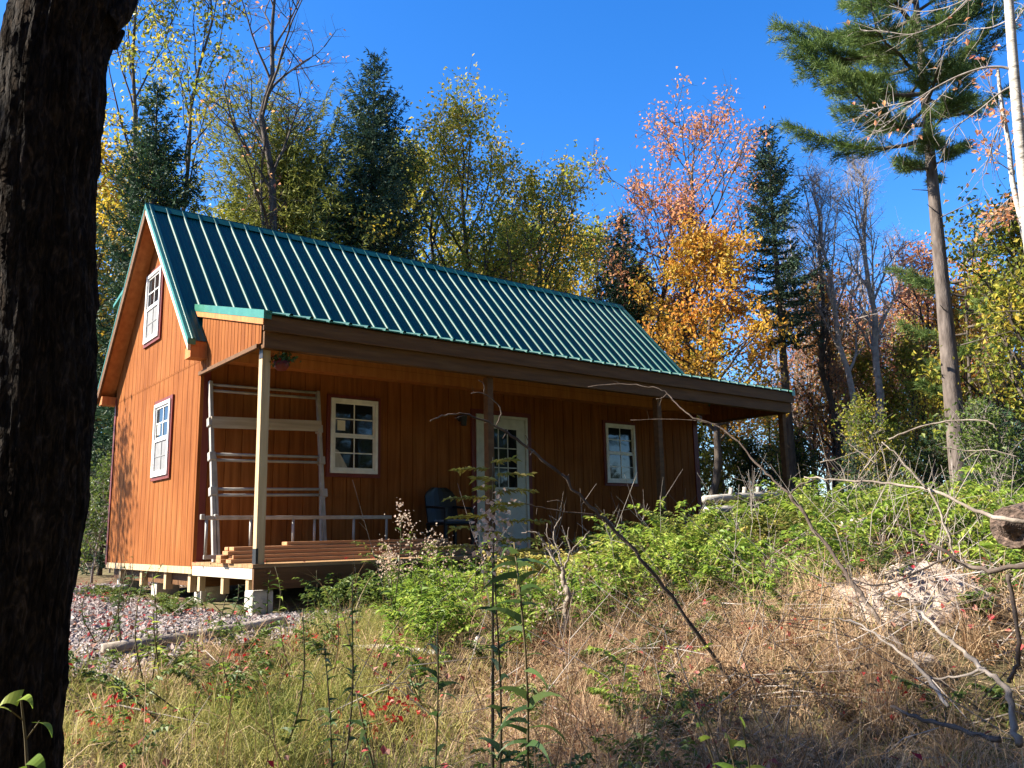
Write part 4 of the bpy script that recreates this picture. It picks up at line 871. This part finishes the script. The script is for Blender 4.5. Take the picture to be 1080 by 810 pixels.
# logs edging the gravel
def glog(label, a, b, r, mat, name='log', lift=.6):
    p, q = hit(*a), hit(*b); n = 9; u = np.linspace(0, 1, n); pts = p + (q - p)*u[:, None]; pts[:, 2] = gz(pts[:, 0], pts[:, 1]) + r*lift
    rg_ = np.random.default_rng(int(a[0])); pts[:, :2] += rg_.normal(size=(n, 2))*.015
    return tag(put(name, MB().tube(pts, np.linspace(r, r*.75, n), 12), mat, None, True), label, 'log')
glog('long pale log edging the gravel patch beside the dark trunk', (106, 692), (300, 660), .055, DEADWOOD)
glog('thin bleached log in the grass in front of the porch', (375, 656), (482, 655), .028, BIRCH)
glog('short white stick lying in the grass near the tall goldenrod', (362, 688), (470, 694), .03, BIRCH)
glog('grey fallen log under the dead shrub', (540, 672), (640, 640), .05, DEADWOOD)
bl = thing('birch_log', 'white birch log with short branch stubs lying beyond the far porch post', 'log', G(790, 21.2))
a_, b_ = P3(742, 527, 20.4), P3(842, 521, 22.4); put('log_body', MB().tube(np.linspace(a_, b_, 8), [.09, .10, .105, .115, .12, .12, .125, .125], 12), BIRCH, bl, True)
for u in (.28, .42, .56, .80):
    p = a_ + (b_ - a_)*u; put('branch_stub', MB().tube([p, p + (0, 0, .12), p + (.02, 0, .24)], [.07, .055, .05], 9), BIRCH, bl, True)
a_, b_ = P3(744, 539, 19.8), P3(800, 536, 20.6); tag(put('birch_log', MB().tube(np.linspace(a_, b_, 6), [.09, .10, .10, .11, .10, .09], 10), BIRCH, None, True), 'short broken birch log half buried in the ferns', 'log')
# stump at the right edge and rocks
def roughlog(pts, rr_, seed, n=40, amp=.10):
    g = np.random.default_rng(seed); p = np.asarray(pts, float); u = np.linspace(0, 1, len(p)); uu = np.linspace(0, 1, 36); q = np.stack([np.interp(uu, u, p[:, c]) for c in range(3)], 1); r_ = np.interp(uu, u, rr_)
    d = unit(q[-1] - q[0]); a = unit(np.cross(d, (0, 0, 1.))); b = np.cross(a, d); th = np.arange(n)*2*math.pi/n; dis = sum(g.uniform(.2, 1)/k*np.sin(k*th[None] + g.uniform(0, 6) + uu[:, None]*g.uniform(-4, 4)) for k in (2, 3, 5, 8, 13))
    R_ = r_[:, None]*(1 + amp*dis + g.normal(size=dis.shape)*.02); v = q[:, None] + R_[..., None]*(np.cos(th)[None, :, None]*a + np.sin(th)[None, :, None]*b)
    i = np.arange(35)[:, None]*n; j = np.arange(n)[None]; k = (j + 1) % n; m_ = MB().add(v, np.stack([i + j, i + k, i + n + k, i + n + j], -1).reshape(-1, 4))
    m_.f.append([tuple(range(n))[::-1], tuple(35*n + t for t in range(n))]); return m_
a_ = P3(1066, 556, 6.2); b_ = P3(1140, 548, 7.0)
sk = thing('log', 'thick broken brown log jutting in at the right edge above the ferns', 'log', G(1080, 6.3))
SW = noise_mat('stump_wood', [(.3, (.03, .021, .016)), (.55, (.11, .075, .058)), (.8, (.26, .18, .14))], 16, 10, .95, 1.0, 30, (.6, 1.5, 2.5))
put('broken_end', roughlog([a_ - unit(b_ - a_)*.10 + (0, 0, .03), a_ - unit(b_ - a_)*.02 + (0, 0, .01), a_ + unit(b_ - a_)*.06], [.02, .07, .11], 6, 60, .3), SW, sk)
put('log_body', roughlog([a_, (a_ + b_)/2, b_], [.13, .165, .17], 3, 60, .07), SW, sk)
def rock(rg_, c, s):
    me = bpy.data.meshes.new('t'); import bmesh
    bm = bmesh.new(); bmesh.ops.create_icosphere(bm, subdivisions=3, radius=1); v = np.array([q.co[:] for q in bm.verts]); f = np.array([[x.index for x in q.verts] for q in bm.faces]); bm.free(); bpy.data.meshes.remove(me)
    for k in range(5):
        d = unit(rg_.normal(size=3)); h = rg_.uniform(.55, .8); e = v @ d; v = v - np.outer(np.clip(e - h, 0, 9), d)
    v += .03*np.sin(v[:, [1, 2, 0]]*7) ; return v*np.asarray(s) + np.asarray(c), f
rk = np.random.default_rng(8)
ROCK = noise_mat('pale_rock', [(.3, (.30, .25, .22)), (.7, (.52, .44, .39))], 5, 9, .9, .6, 25)
for (px, py, r, s, lab) in [(906, 556, 9.2, (.24, .2, .12), 'pale pinkish rock showing through the ferns'), (968, 672, 5.6, (.13, .10, .07), 'small pale rock on the dirt bank at lower right'), (130, 592, 13.6, (.14, .12, .12), 'pale round stone under the left end of the gable wall'), (508, 655, 6.3, (.07, .06, .1), 'small white stone in the grass near the dead shrub')]:
    c = P3(px, py, r); c[2] = min(c[2], float(gz(c[0], c[1])) + s[2]*.5) if py > 640 or px < 200 else c[2]
    mb = MB(); mb.add(*rock(rk, c, s)); tag(put('rock', mb, ROCK, None, True), lab, 'rock')
# dirt bank
gx, gy = np.meshgrid(np.linspace(1.7, 4.9, 150), np.linspace(-7.9, -5.9, 110)); nn = sum(a_*np.sin(gx*f1 + p1)*np.sin(gy*f2 + p2) for a_, f1, f2, p1, p2 in [(.03, 5, 6, 0, 1), (.022, 11, 9, 2, 0), (.014, 23, 19, 1, 3), (.010, 41, 47, 2, 2), (.007, 80, 71, 0, 1)])
ed = np.hypot((gx - 3.25)/1.5, (gy + 6.9)/.9) + .12*np.sin(np.arctan2(gy + 6.9, gx - 3.25)*5); gz_ = gz(gx, gy) + .03 + nn + np.random.default_rng(5).normal(size=gx.shape)*.004 - .25*sstep(.75, 1.05, ed)
i = np.arange(109)[:, None]*150; j = np.arange(149)[None]
tag(put('dirt_bank', MB().add(np.stack([gx, gy, gz_], -1), np.stack([i + j, i + j + 1, i + 151 + j, i + 150 + j], -1).reshape(-1, 4)), noise_mat('bare_dirt', [(.3, (.20, .145, .115)), (.5, (.36, .28, .23)), (.7, (.50, .41, .35))], 7, 10, .95, 1.0, 18), None, True), kind='structure')

#@@COVER
rng = np.random.default_rng(51)
def scatter(n, x0, x1, y0, y1, dens):
    """points on the ground kept with probability dens(x, y)"""
    x = rng.uniform(x0, x1, n); y = rng.uniform(y0, y1, n); k = rng.uniform(size=n) < dens(x, y)
    x, y = x[k], y[k]; return np.stack([x, y, gz(x, y)], 1)
def pix(x, y, z=None):
    z = gz(x, y) if z is None else z
    d = np.stack([x - CAM[0], y - CAM[1], z - CAM[2]], -1); q = d @ FWD; q = np.where(q < .1, .1, q)
    return 540 + F*(d @ RGT)/q, 405 - F*(d @ UPV)/q
def inhouse(x, y): return (x > -.15) & (x < 9.4) & (y > -2.0) & (y < 4.1)
def vis(x, y): 
    u, v_ = pix(x, y); d = (x - CAM[0])*FWD[0] + (y - CAM[1])*FWD[1]
    return (u > -120) & (u < 1200) & (d > 1.2) & ~inhouse(x, y)
def noise2(x, y, s, ph=0):
    return (np.sin(x*s + ph) * np.sin(y*s*1.13 + ph*1.7) + .6*np.sin(x*s*2.3 - y*s*1.7 + ph) + .4*np.sin(x*s*4.1 + y*s*3.7 + 2*ph))/2 
def gravel_zone(x, y):
    # from the gable side round the front-left corner to the grass edge
    yb = np.interp(x, [-7, -1.93, -.28, 1.3, 2.2, 3.1], [-4.3, -3.6, -3.3, -2.95, -2.6, -2.2]) + .12*np.sin(x*5.1) + .08*np.sin(x*11 + 1)
    return np.clip(sstep(-.08, .12, y - yb)*sstep(3.2, 2.6, x)*sstep(7, 5, y), 0, 1)
def green_zone(x, y):
    nz = .7*noise2(x, y, 1.2, 5)
    return np.clip(sstep(1.2, 3.2, x + .28*(y + 5) + nz) * sstep(-8.2, -6.4, y + .12*x + nz) * sstep(-2.0, -2.8, y) + sstep(8, 9.5, x)*sstep(-9, -7, y)*sstep(6, 3, y), 0, 1)
# gravel
import bmesh
def stones(n, dens, smin, smax):
    p = scatter(n, -4.2, 3.3, -4.8, 6, lambda x, y: gravel_zone(x, y)*vis(x, y)*dens)
    bv = np.array([(1, 0, 0), (-1, 0, 0), (0, 1, 0), (0, -1, 0), (0, 0, 1), (0, 0, -1)], float); bf = np.array([(0, 2, 4), (2, 1, 4), (1, 3, 4), (3, 0, 4), (2, 0, 5), (1, 2, 5), (3, 1, 5), (0, 3, 5)])
    N_ = len(p); s = rng.uniform(0, 1, (N_, 1, 1))**2*(smax - smin) + smin; v = (bv[None] + rng.normal(size=(N_, 6, 3))*.32)*s*rng.uniform(.6, 1.3, (N_, 1, 3))*np.array([1, 1, .7])
    v = v + p[:, None] + np.array([0, 0, .008]); f = bf[None] + np.arange(N_)[:, None, None]*6
    return v.reshape(-1, 3), f.reshape(-1, 3)
mb = MB(); mb.add(*stones(210000, .95, .009, .026)); mb.add(*stones(4000, .6, .025, .05))
tag(put('gravel', mb, STONE), 'grey crushed stone gravel beside the cabin', 'gravel', kind='stuff')
# fallen leaves
p = scatter(42000, -5, 8, -9.5, 6, lambda x, y: vis(x, y)*(.05 + .42*gravel_zone(x, y)*np.clip(.35 + noise2(x, y, 1.1, .5), .05, 1) + .36*(noise2(x, y, 2.4, 2) > .4)*sstep(-4, -5, y)))
gzn = gravel_zone(p[:, 0], p[:, 1]); p[:, 2] += rng.uniform(.015, .05, len(p)) + (1 - gzn)*rng.uniform(0, .24, len(p))
mb = MB().leaves(p, .046, rng, up=.7, asp=.8)
p = scatter(700, -.1, 9, -1.85, -.3, lambda x, y: .10 + 0*x); p[:, 2] = .056; mb.leaves(p, .06, rng, up=.95, asp=.8)
tag(put('fallen_leaves', mb, LITTER), 'red and brown fallen leaves over gravel and grass', 'leaves', kind='stuff')
# grass
def bankm(x, y): return np.exp(-((x - 3.25)/1.25)**4 - ((y + 6.85)/.72)**4)
def grassy(x, y): return vis(x, y)*(1 - .82*bankm(x, y))*np.clip(1 - 1.15*gravel_zone(x, y), 0, 1)*(1 - .75*green_zone(x, y))
u_lim = lambda x, y: pix(x, y)[0]
def tuft(n, region, dens, L, w_, tilt, droop, per, spread=.05):
    c = scatter(n, *region, dens); q = np.repeat(c, per, 0); q[:, :2] += rng.normal(size=(len(q), 2))*spread; q[:, 2] = gz(q[:, 0], q[:, 1]) - .01
    d = rng.normal(size=(len(q), 3))*tilt; d[:, 2] = 1
    return q, d, rng.uniform(*L, len(q)), rng.uniform(*w_, len(q)), rng.uniform(*droop, len(q))
NEAR = (-6.5, 9, -9.6, -2); LEFTISH = lambda x, y: sstep(640, 380, u_lim(x, y)); RIGHTISH = lambda x, y: sstep(430, 640, u_lim(x, y))
mb = MB()
q = tuft(42000, NEAR, lambda x, y: grassy(x, y)*(.10 + .90*LEFTISH(x, y))*np.clip(.6 + noise2(x, y, 1.3), .2, 1), (.10, .34), (.004, .009), .5, (.5, 1.8), 7, .06); mb.strips(*q[:4], rng, q[4])
q = tuft(2600, (-7, 4, -5.5, 6), lambda x, y: vis(x, y)*gravel_zone(x, y)*.35*(noise2(x, y, 1.6, 4) > .15), (.05, .18), (.005, .010), .5, (.5, 1.5), 6); mb.strips(*q[:4], rng, q[4])
tag(put('grass', mb, GRASSM), 'yellowing green grass in front of the cabin', 'grass', kind='stuff')
mb = MB()
q = tuft(26000, NEAR, lambda x, y: grassy(x, y)*(.18 + .82*RIGHTISH(x, y))*np.clip(.6 + noise2(x, y, 1.1, 3), .15, 1), (.25, .75), (.003, .006), .6, (1.2, 3.4), 8, .08); mb.strips(*q[:4], rng, q[4], 5)
c = np.vstack([[hit(*q) for q in ((660, 705), (830, 690), (740, 725), (905, 700), (700, 760), (600, 715), (960, 730), (860, 640), (790, 650))], scatter(420, -1, 8, -9.2, -4.2, lambda x, y: grassy(x, y)*RIGHTISH(x, y)*.35)])
q = np.repeat(c, 170, 0); q[:, :2] += rng.normal(size=(len(q), 2))*.05; q[:, 2] = gz(q[:, 0], q[:, 1]) - .01; d = rng.normal(size=(len(q), 3))*.55; d[:, 2] = np.abs(d[:, 2]) + .75
mb.strips(q, d, rng.uniform(.3, .8, len(q)), rng.uniform(.0025, .0055, len(q)), rng, rng.uniform(.8, 2.6, len(q)), 5)
tag(put('dry_grass', mb, STRAW), 'tangled dry brown grass and straw at lower right', 'grass', kind='stuff')
# twiggy debris
c = scatter(7500, -6, 9, -9.4, -3, lambda x, y: vis(x, y)*(.06 + .5*RIGHTISH(x, y))*(1 - .4*green_zone(x, y))*(1 - gravel_zone(x, y)))
d = rng.normal(size=(len(c), 3)); d[:, 2] = np.abs(d[:, 2])*.45; d /= np.linalg.norm(d, axis=1)[:, None]; L_ = rng.uniform(.2, .9, (len(c), 1))
c = c[np.hypot(c[:, 0] - CAM[0], c[:, 1] - CAM[1]) > 4.6]; d = d[:len(c)]; L_ = L_[:len(c)]; A = c - d*L_*.2; A[:, 2] = np.maximum(A[:, 2], gz(A[:, 0], A[:, 1])); Bm = A + d*L_*.5; Bm[:, 2] += .02; E_ = Bm + (d + rng.normal(size=d.shape)*.6)*L_*.5
mb = MB().twigs(A, Bm, .0045, .0035).twigs(Bm, E_, .0035, .0015)
md = MB(); c2 = scatter(6000, -1, 9, -9, -3, lambda x, y: vis(x, y)*.5*RIGHTISH(x, y)*(noise2(x, y, .8, 2) > -.1)); c2 = c2[np.hypot(c2[:, 0] - CAM[0], c2[:, 1] - CAM[1]) > 5]
c2[:, 2] += rng.uniform(0, .25, len(c2)); d = rng.normal(size=(len(c2), 3)); d[:, 2] *= .35; d /= np.linalg.norm(d, axis=1)[:, None]; L_ = rng.uniform(.15, .6, (len(c2), 1)); B2 = c2 + d*L_*.5 + rng.normal(size=c2.shape)*.02; E2 = B2 + (d + rng.normal(size=d.shape)*.45)*L_*.5
md.twigs(c2, B2, .004, .003).twigs(B2, E2, .003, .0015); tag(put('dark_twig_litter', md, DEADDARK), 'dark twigs tangled through the straw', 'twigs', kind='stuff')
tag(put('twig_litter', mb, LIMB), 'dry grey twigs tangled in the brush', 'twigs', kind='stuff')
# ferny ground cover on the bank: arching stems with paired leaflets
def ferns(n, region, dens, H_, mb, size, per=10, lean=.55):
    c = scatter(n, *region, dens)
    for p0 in c:
        ns = rng.integers(4, 8)
        for k in range(ns):
            az = rng.uniform(0, 6.3); L_ = rng.uniform(*H_); h = np.array([math.cos(az), math.sin(az), 0]); s = np.linspace(.25, 1, per)
            pts = p0 + h*(L_*lean*s**1.4)[:, None] + np.array([0, 0, 1])*(L_*(s - .38*s**2.4))[:, None]
            side = np.array([-h[1], h[0], 0]); 
            for sg in (-1, 1):
                ax = np.tile(side*sg*.9 + h*.45 + np.array([0, 0, -.05]), (per, 1))
                mb.leaves(pts, size*(1.15 - .5*abs(rng.uniform(-1, 1))), rng, up=.75, asp=.5, axis=ax)
            mb.leaves(pts[-3:], size, rng, up=.7, asp=.5, axis=np.tile(h, (3, 1)))
mb = MB(); ferns(1350, (1, 14, -8.6, -2.05), lambda x, y: vis(x, y)*(1 - .9*bankm(x, y))*green_zone(x, y)*np.clip(.5 + 1.1*noise2(x, y, .9, 1) + .4*noise2(x, y, 2.6, 4), .08, 1), (.35, .85), mb, .082, 15)
ferns(420, (1, 14, -8.6, -2.05), lambda x, y: vis(x, y)*green_zone(x, y)*(noise2(x, y, 1.3, 8) > .1), (.8, 1.25), mb, .07, 18, .4)
ferns(330, (-.2, 4.2, -6.7, -3.4), lambda x, y: grassy(x, y)*np.clip(.15 + noise2(x, y, 1.6, 13), 0, .8), (.3, .75), mb, .05, 14, .45)
tag(put('fern_cover', mb, LIMEFERN), 'bright green ferns and brambles covering the bank before the porch', 'ferns', kind='stuff')
mb = MB(); ferns(420, (1, 14, -8.6, -2.05), lambda x, y: vis(x, y)*(1 - .9*bankm(x, y))*green_zone(x, y)*np.clip(.4 + noise2(x, y, 1.5, 11), .05, 1), (.5, 1.15), mb, .055, 16, .45)
tag(put('bramble_cover', mb, leaf_mat('bramble_leaves', [(.05, .085, .02), (.10, .14, .03), (.17, .19, .045), (.26, .21, .07)], .4)), 'darker brambles mixed among the bright ferns on the bank', 'brambles', kind='stuff')
c = scatter(520, 0, 12, -8.6, -2.2, lambda x, y: vis(x, y)*(.15 + .5*green_zone(x, y))*(1 - gravel_zone(x, y))*sstep(4.5, 6, np.hypot(x - CAM[0], y - CAM[1]))); L_ = rng.uniform(.35, 1.05, (len(c), 1)); d = rng.normal(size=(len(c), 3))*.3; d[:, 2] = 1; m1 = c + d*L_*.5; d2 = d + rng.normal(size=d.shape)*.3; m2 = m1 + d2*L_*.5
mb = MB().twigs(c, m1, .0035, .0028).twigs(m1, m2, .0028, .0015); sp_ = rng.integers(0, len(c), 900); b_ = m1[sp_] + (m2[sp_] - m1[sp_])*rng.uniform(0, .9, (900, 1)); mb.twigs(b_, b_ + (d2[sp_] + rng.normal(size=(900, 3))*.8)*rng.uniform(.06, .2, (900, 1)), .002, .001)
tag(put('dead_stalks', mb, TWIGBARK), 'thin dead stalks standing through the ferns and straw', 'stalks', kind='stuff')
mb = MB(); ferns(480, (1, 10, -8, -2.3), lambda x, y: vis(x, y)*green_zone(x, y)*(noise2(x, y, .8, 6) > .3), (.4, .8), mb, .085, 14)
tag(put('yellowing_fern_cover', mb, YELFERN), 'yellowing fern leaves among the green ones on the bank', 'ferns', kind='stuff')
mb = MB(); ferns(1500, (8.5, 30, -8, 14), lambda x, y: vis(x, y)*.5*(np.hypot(x - CAM[0], y - CAM[1]) < 30), (.4, .9), mb, .16, 7)
ferns(500, (-8, -1, 2, 16), lambda x, y: vis(x, y)*.5*(1 - gravel_zone(x, y)), (.3, .7), mb, .15, 7)
tag(put('undergrowth', mb, GREEN), 'dark green undergrowth along the edge of the woods', 'undergrowth', kind='stuff')

mb = MB(); ferns(800, (-5, 7, -9, -2.2), lambda x, y: grassy(x, y)*(noise2(x, y, 1.0, 3) > .08), (.18, .5), mb, .05, 12, .5)
ferns(90, (-.7, -.12, -2.0, 3.4), lambda x, y: np.clip(.3 + noise2(x, y, 2.2, 1), 0, 1), (.10, .24), mb, .04, 8); ferns(110, (.5, 4.2, -2.9, -2.05), lambda x, y: np.ones_like(x), (.2, .62), mb, .06, 10)
tag(put('low_weeds', mb, GREEN), 'patchy low green weeds in the grass and along the cabin base', 'weeds', kind='stuff')
mb = MB(); ferns(260, (-2, 8, -9, -3), lambda x, y: grassy(x, y)*RIGHTISH(x, y)*(noise2(x, y, 1.4, 7) > .05), (.25, .6), mb, .034, 14, .6)
q = tuft(5000, NEAR, lambda x, y: grassy(x, y)*(.25 + .6*RIGHTISH(x, y))*(noise2(x, y, .9, 9) > .1), (.35, .95), (.004, .009), .35, (.3, 1.6), 3, .06); mb.strips(*q[:4], rng, q[4], 5)
tag(put('brown_bracken', mb, leaf_mat('brown_bracken', [(.10, .055, .03), (.20, .11, .05), (.30, .18, .09), (.16, .13, .06)], .3)), 'withered brown bracken and weed stalks in the straw', 'weeds', kind='stuff')

# ---- single weeds
def weed(name, label, px, r, pytop, leaves, size, mat, pxt=None, seed=0, seed_heads=0, droop=.35, asp=.22, group=None, stems=1, stem_r=.006, spread=.05):
    g = np.random.default_rng(seed); b = G(px, r); t = P3(pxt or px, pytop, r); o = thing(name, label, 'weed', b, group)
    sm, lf, hd = MB(), MB(), MB()
    for k in range(stems):
        b2 = b + np.append(g.normal(size=2)*spread, 0)*(k > 0); b2[2] = float(gz(b2[0], b2[1])) - .02; t2 = b2 + (t - b)*g.uniform(.7, 1) + np.append(g.normal(size=2)*spread*2.2, 0)*(k > 0) if k else t
        u = np.linspace(0, 1, 12); pth = b2 + (t2 - b2)*u[:, None] + np.stack([np.sin(u*g.uniform(2, 5) + k) - math.sin(k), np.cos(u*g.uniform(2, 4) + k) - math.cos(k), 0*u], 1)*g.uniform(.015, .05)
        sm.tube(pth, np.linspace(stem_r, stem_r*.4, 12), 6)
        n = leaves; uu = np.sort(g.uniform(.1, .99, n))
        q = np.stack([np.interp(uu, u, pth[:, c]) for c in range(3)], 1); az = np.arange(n)*2.4 + g.uniform(0, 6) + g.normal(size=n)*.7
        d = np.stack([np.cos(az), np.sin(az), g.uniform(-.1, .8, n)], 1); LL = size*(1.15 - .55*uu)*g.uniform(.45, 1.3, n)
        lf.strips(q, d, LL, LL*asp, g, droop*1.7, 5, 1.1)
        if seed_heads:
            m_ = seed_heads; q = pth[-1] + g.normal(size=(m_, 3))*(.035, .035, .07); hd.leaves(q, .022, g, up=.2, asp=.8)
    put('stem', sm, WEEDSTEM, o, True); put('leaves', lf, mat, o)
    if hd.n: put('blossom', hd, SEEDS, o)
    return o
WEEDSTEM = noise_mat('weed_stem', [(.3, (.05, .045, .02)), (.7, (.11, .08, .04))], 9, 4, .8)
weed('goldenrod', 'tall dark goldenrod with drooping leaves standing in the foreground before the door', 500, 2.25, 572, 66, .17, WEED, 524, 61, 0, .42, .17, stem_r=.006)
weed('goldenrod', 'seeding weed with pale fluffy heads behind the tall dark goldenrod', 512, 3.4, 560, 40, .12, WEED, 516, 62, 150, .4, .22)
weed('goldenrod', 'leafy light green goldenrod clump in front of the lumber stack', 432, 7.2, 560, 48, .10, LIMEFERN, 428, 63, 60, .25, .28, stems=7, spread=.09)
weed('goldenrod', 'slim weed with grey feathery top left of the light green clump', 412, 6.8, 545, 20, .09, WEED, 413, 64, 70, .3, .22, stems=2)
weed('goldenrod', 'low bright green weed below the black chair', 470, 7.0, 578, 40, .10, LIMEFERN, 468, 65, 20, .3, .3, stems=6, spread=.12)
weed('goldenrod', 'broad leaved green weed in front of the door foot', 545, 6.6, 585, 22, .14, LIMEFERN, 548, 66, 0, .3, .36, stems=7, spread=.16)
weed('weed', 'spindly green weed growing out of the gravel near the dark trunk', 166, 6.2, 605, 18, .09, LIMEFERN, 160, 67, 0, .3, .2, stems=3)
weed('weed', 'tall thin dry stem rising through the grass in front of the porch corner', 300, 4.6, 640, 34, .10, WEED, 318, 68, 0, .4, .2)
weed('weed', 'leafy stem left of the tall goldenrod with small dark leaves', 358, 4.2, 610, 44, .11, WEED, 372, 69, 0, .4, .2, stems=2)
sg_ = thing('weed', 'small yellow leaved seedling in front of the big dark trunk', 'weed', G(26, 2.1)); g = np.random.default_rng(70)
put('stem', MB().tube([G(26, 2.1), P3(30, 830, 2.1), P3(27, 780, 2.1), P3(22, 735, 2.08)], [.005, .004, .003, .002], 6).twigs([P3(27, 780, 2.1), P3(25, 760, 2.1)], [P3(42, 760, 2.06), P3(10, 748, 2.05)], .002, .0015), WEEDSTEM, sg_)
lq = np.array([P3(20, 738, 2.08), P3(22, 736, 2.08), P3(40, 762, 2.06), P3(12, 750, 2.05), P3(34, 800, 2.08), P3(28, 815, 2.1)]); ld = np.array([RGT*.9 + UPV*.6, -RGT + UPV*.3, RGT + UPV*.2, -RGT*.8 + UPV*.7, RGT*.9 - UPV*.1, -RGT + UPV*.1]) - FWD*.3
lfm = MB(); lfm.strips(lq, ld, np.full(6, .055), np.full(6, .034), g, np.full(6, 1.1), 7, .9); put('leaves', lfm, LIMEFERN, sg_)
for k, (px_, r_, t_, lab_) in enumerate([(492, 6.6, 590, 'lush green weed clump left of the door foot'), (522, 6.2, 600, 'lush green weed clump below the door'), (578, 6.9, 588, 'lush green weed clump behind the leafless shrub'), (622, 6.5, 596, 'lush green weed clump right of the leafless shrub')]):
    weed('goldenrod', lab_, px_, r_, t_, 34, .11, LIMEFERN, px_ + 2, 200 + k, 14*(k % 2), .3, .3, stems=7, spread=.13)
weed('weed', 'bright green seedling with broad leaves at the bottom edge right of centre', 775, 3.2, 738, 10, .10, LIMEFERN, 772, 71, 0, .35, .55, stems=3, spread=.06)
weed('weed', 'dark weed at the bottom of the frame left of the tall goldenrod', 440, 3.0, 655, 44, .12, WEED, 446, 72, 0, .4, .2, stems=2)
for k in range(14):
    px = (120, 205, 245, 285, 330, 390, 455, 585, 640, 670, 700, 240, 140, 350)[k]; r = (7.5, 6.4, 8.6, 9.0, 8.8, 8.4, 5.5, 7.2, 7.0, 6.8, 6.4, 5.2, 11.5, 6.0)[k]
    weed('weed', 'small leafy weed growing among the grass and gravel', px, r, 562 + (G(px, r)[2]*-1 + .285 - RNG.uniform(.2, .5))/r*F, 16, .10, (WEED, LIMEFERN)[k % 2], px + RNG.uniform(-6, 6), 80 + k, 0, .35, .25, 'small weeds in the yard', stems=4, spread=.1)
# feathery yellow sapling in front of the door
sp = thing('sapling', 'feathery yellow green sapling top in front of the door post', 'sapling', G(515, 3.9)); g = np.random.default_rng(91)
sw, sl_ = MB(), MB(); b0, t0 = G(515, 3.9), P3(520, 482, 3.9); u = np.linspace(0, 1, 10); pth = b0 + (t0 - b0)*u[:, None]; sw.tube(pth, np.linspace(.009, .003, 10), 6)
for k in range(16):
    s = .72 + .28*k/16; p0 = b0 + (t0 - b0)*s; az = k*2.4; h = np.array([math.cos(az), math.sin(az), .1]); L_ = .24*(1.15 - .5*(s - .72)/.28); e = np.linspace(.1, 1, 12)
    pts = p0 + h*(e*L_)[:, None] + np.array([0, 0, -.10])*(e**2)[:, None]*L_; sw.twigs(pts[:-1], pts[1:], .002, .002)
    sd_ = np.array([-h[1], h[0], 0])
    for sg in (-1, 1): [sl_.leaves(pts + h*dd_, .042, g, up=.6, asp=.3, axis=np.tile(sd_*sg + h*.5, (12, 1))) for dd_ in (0, .008)]
put('stem', sw, WEEDSTEM, sp, True); put('leaves', sl_, leaf_mat('feathery_leaves', [(.16, .17, .03), (.26, .24, .04), (.34, .25, .05)], .45), sp)
# red leaved sprigs
for k, (px, py, r, lab) in enumerate([(245, 745, 4.9, 'cluster of red leaves in the grass at lower left'), (412, 770, 4.5, 'cluster of crimson leaves at the bottom left of centre'), (560, 690, 5.4, 'upright sprig of red leaves below the dead shrub'), (830, 680, 5.2, 'dusty pink leaf cluster in the straw mound'), (925, 748, 4.7, 'reddish leaf cluster in the brush at lower right'), (120, 780, 4.4, 'bright red leaves at the foot of the dark trunk'), (265, 705, 5.3, 'red leaf sprig near the pale log'), (330, 690, 5.6, 'small red leaf sprig in front of the porch corner')]):
    c = hit(px, py); g = np.random.default_rng(100 + k); n = 46
    q = c + g.normal(size=(n, 3))*(.10, .10, .05) + (0, 0, .09); q[:, 2] = np.maximum(q[:, 2], gz(q[:, 0], q[:, 1]) + .02)
    o = thing('red_sprig', lab, 'plant', c); n = 80; q = np.vstack([q, c + g.normal(size=(34, 3))*(.16, .16, .06) + (0, 0, .08)]); put('stem', MB().twigs(np.tile(c - (0, 0, .02), (8, 1)), q[:8], .004, .002), WEEDSTEM, o); put('leaves', MB().leaves(q, .045, g, up=.5, asp=.6), REDLEAF, o)
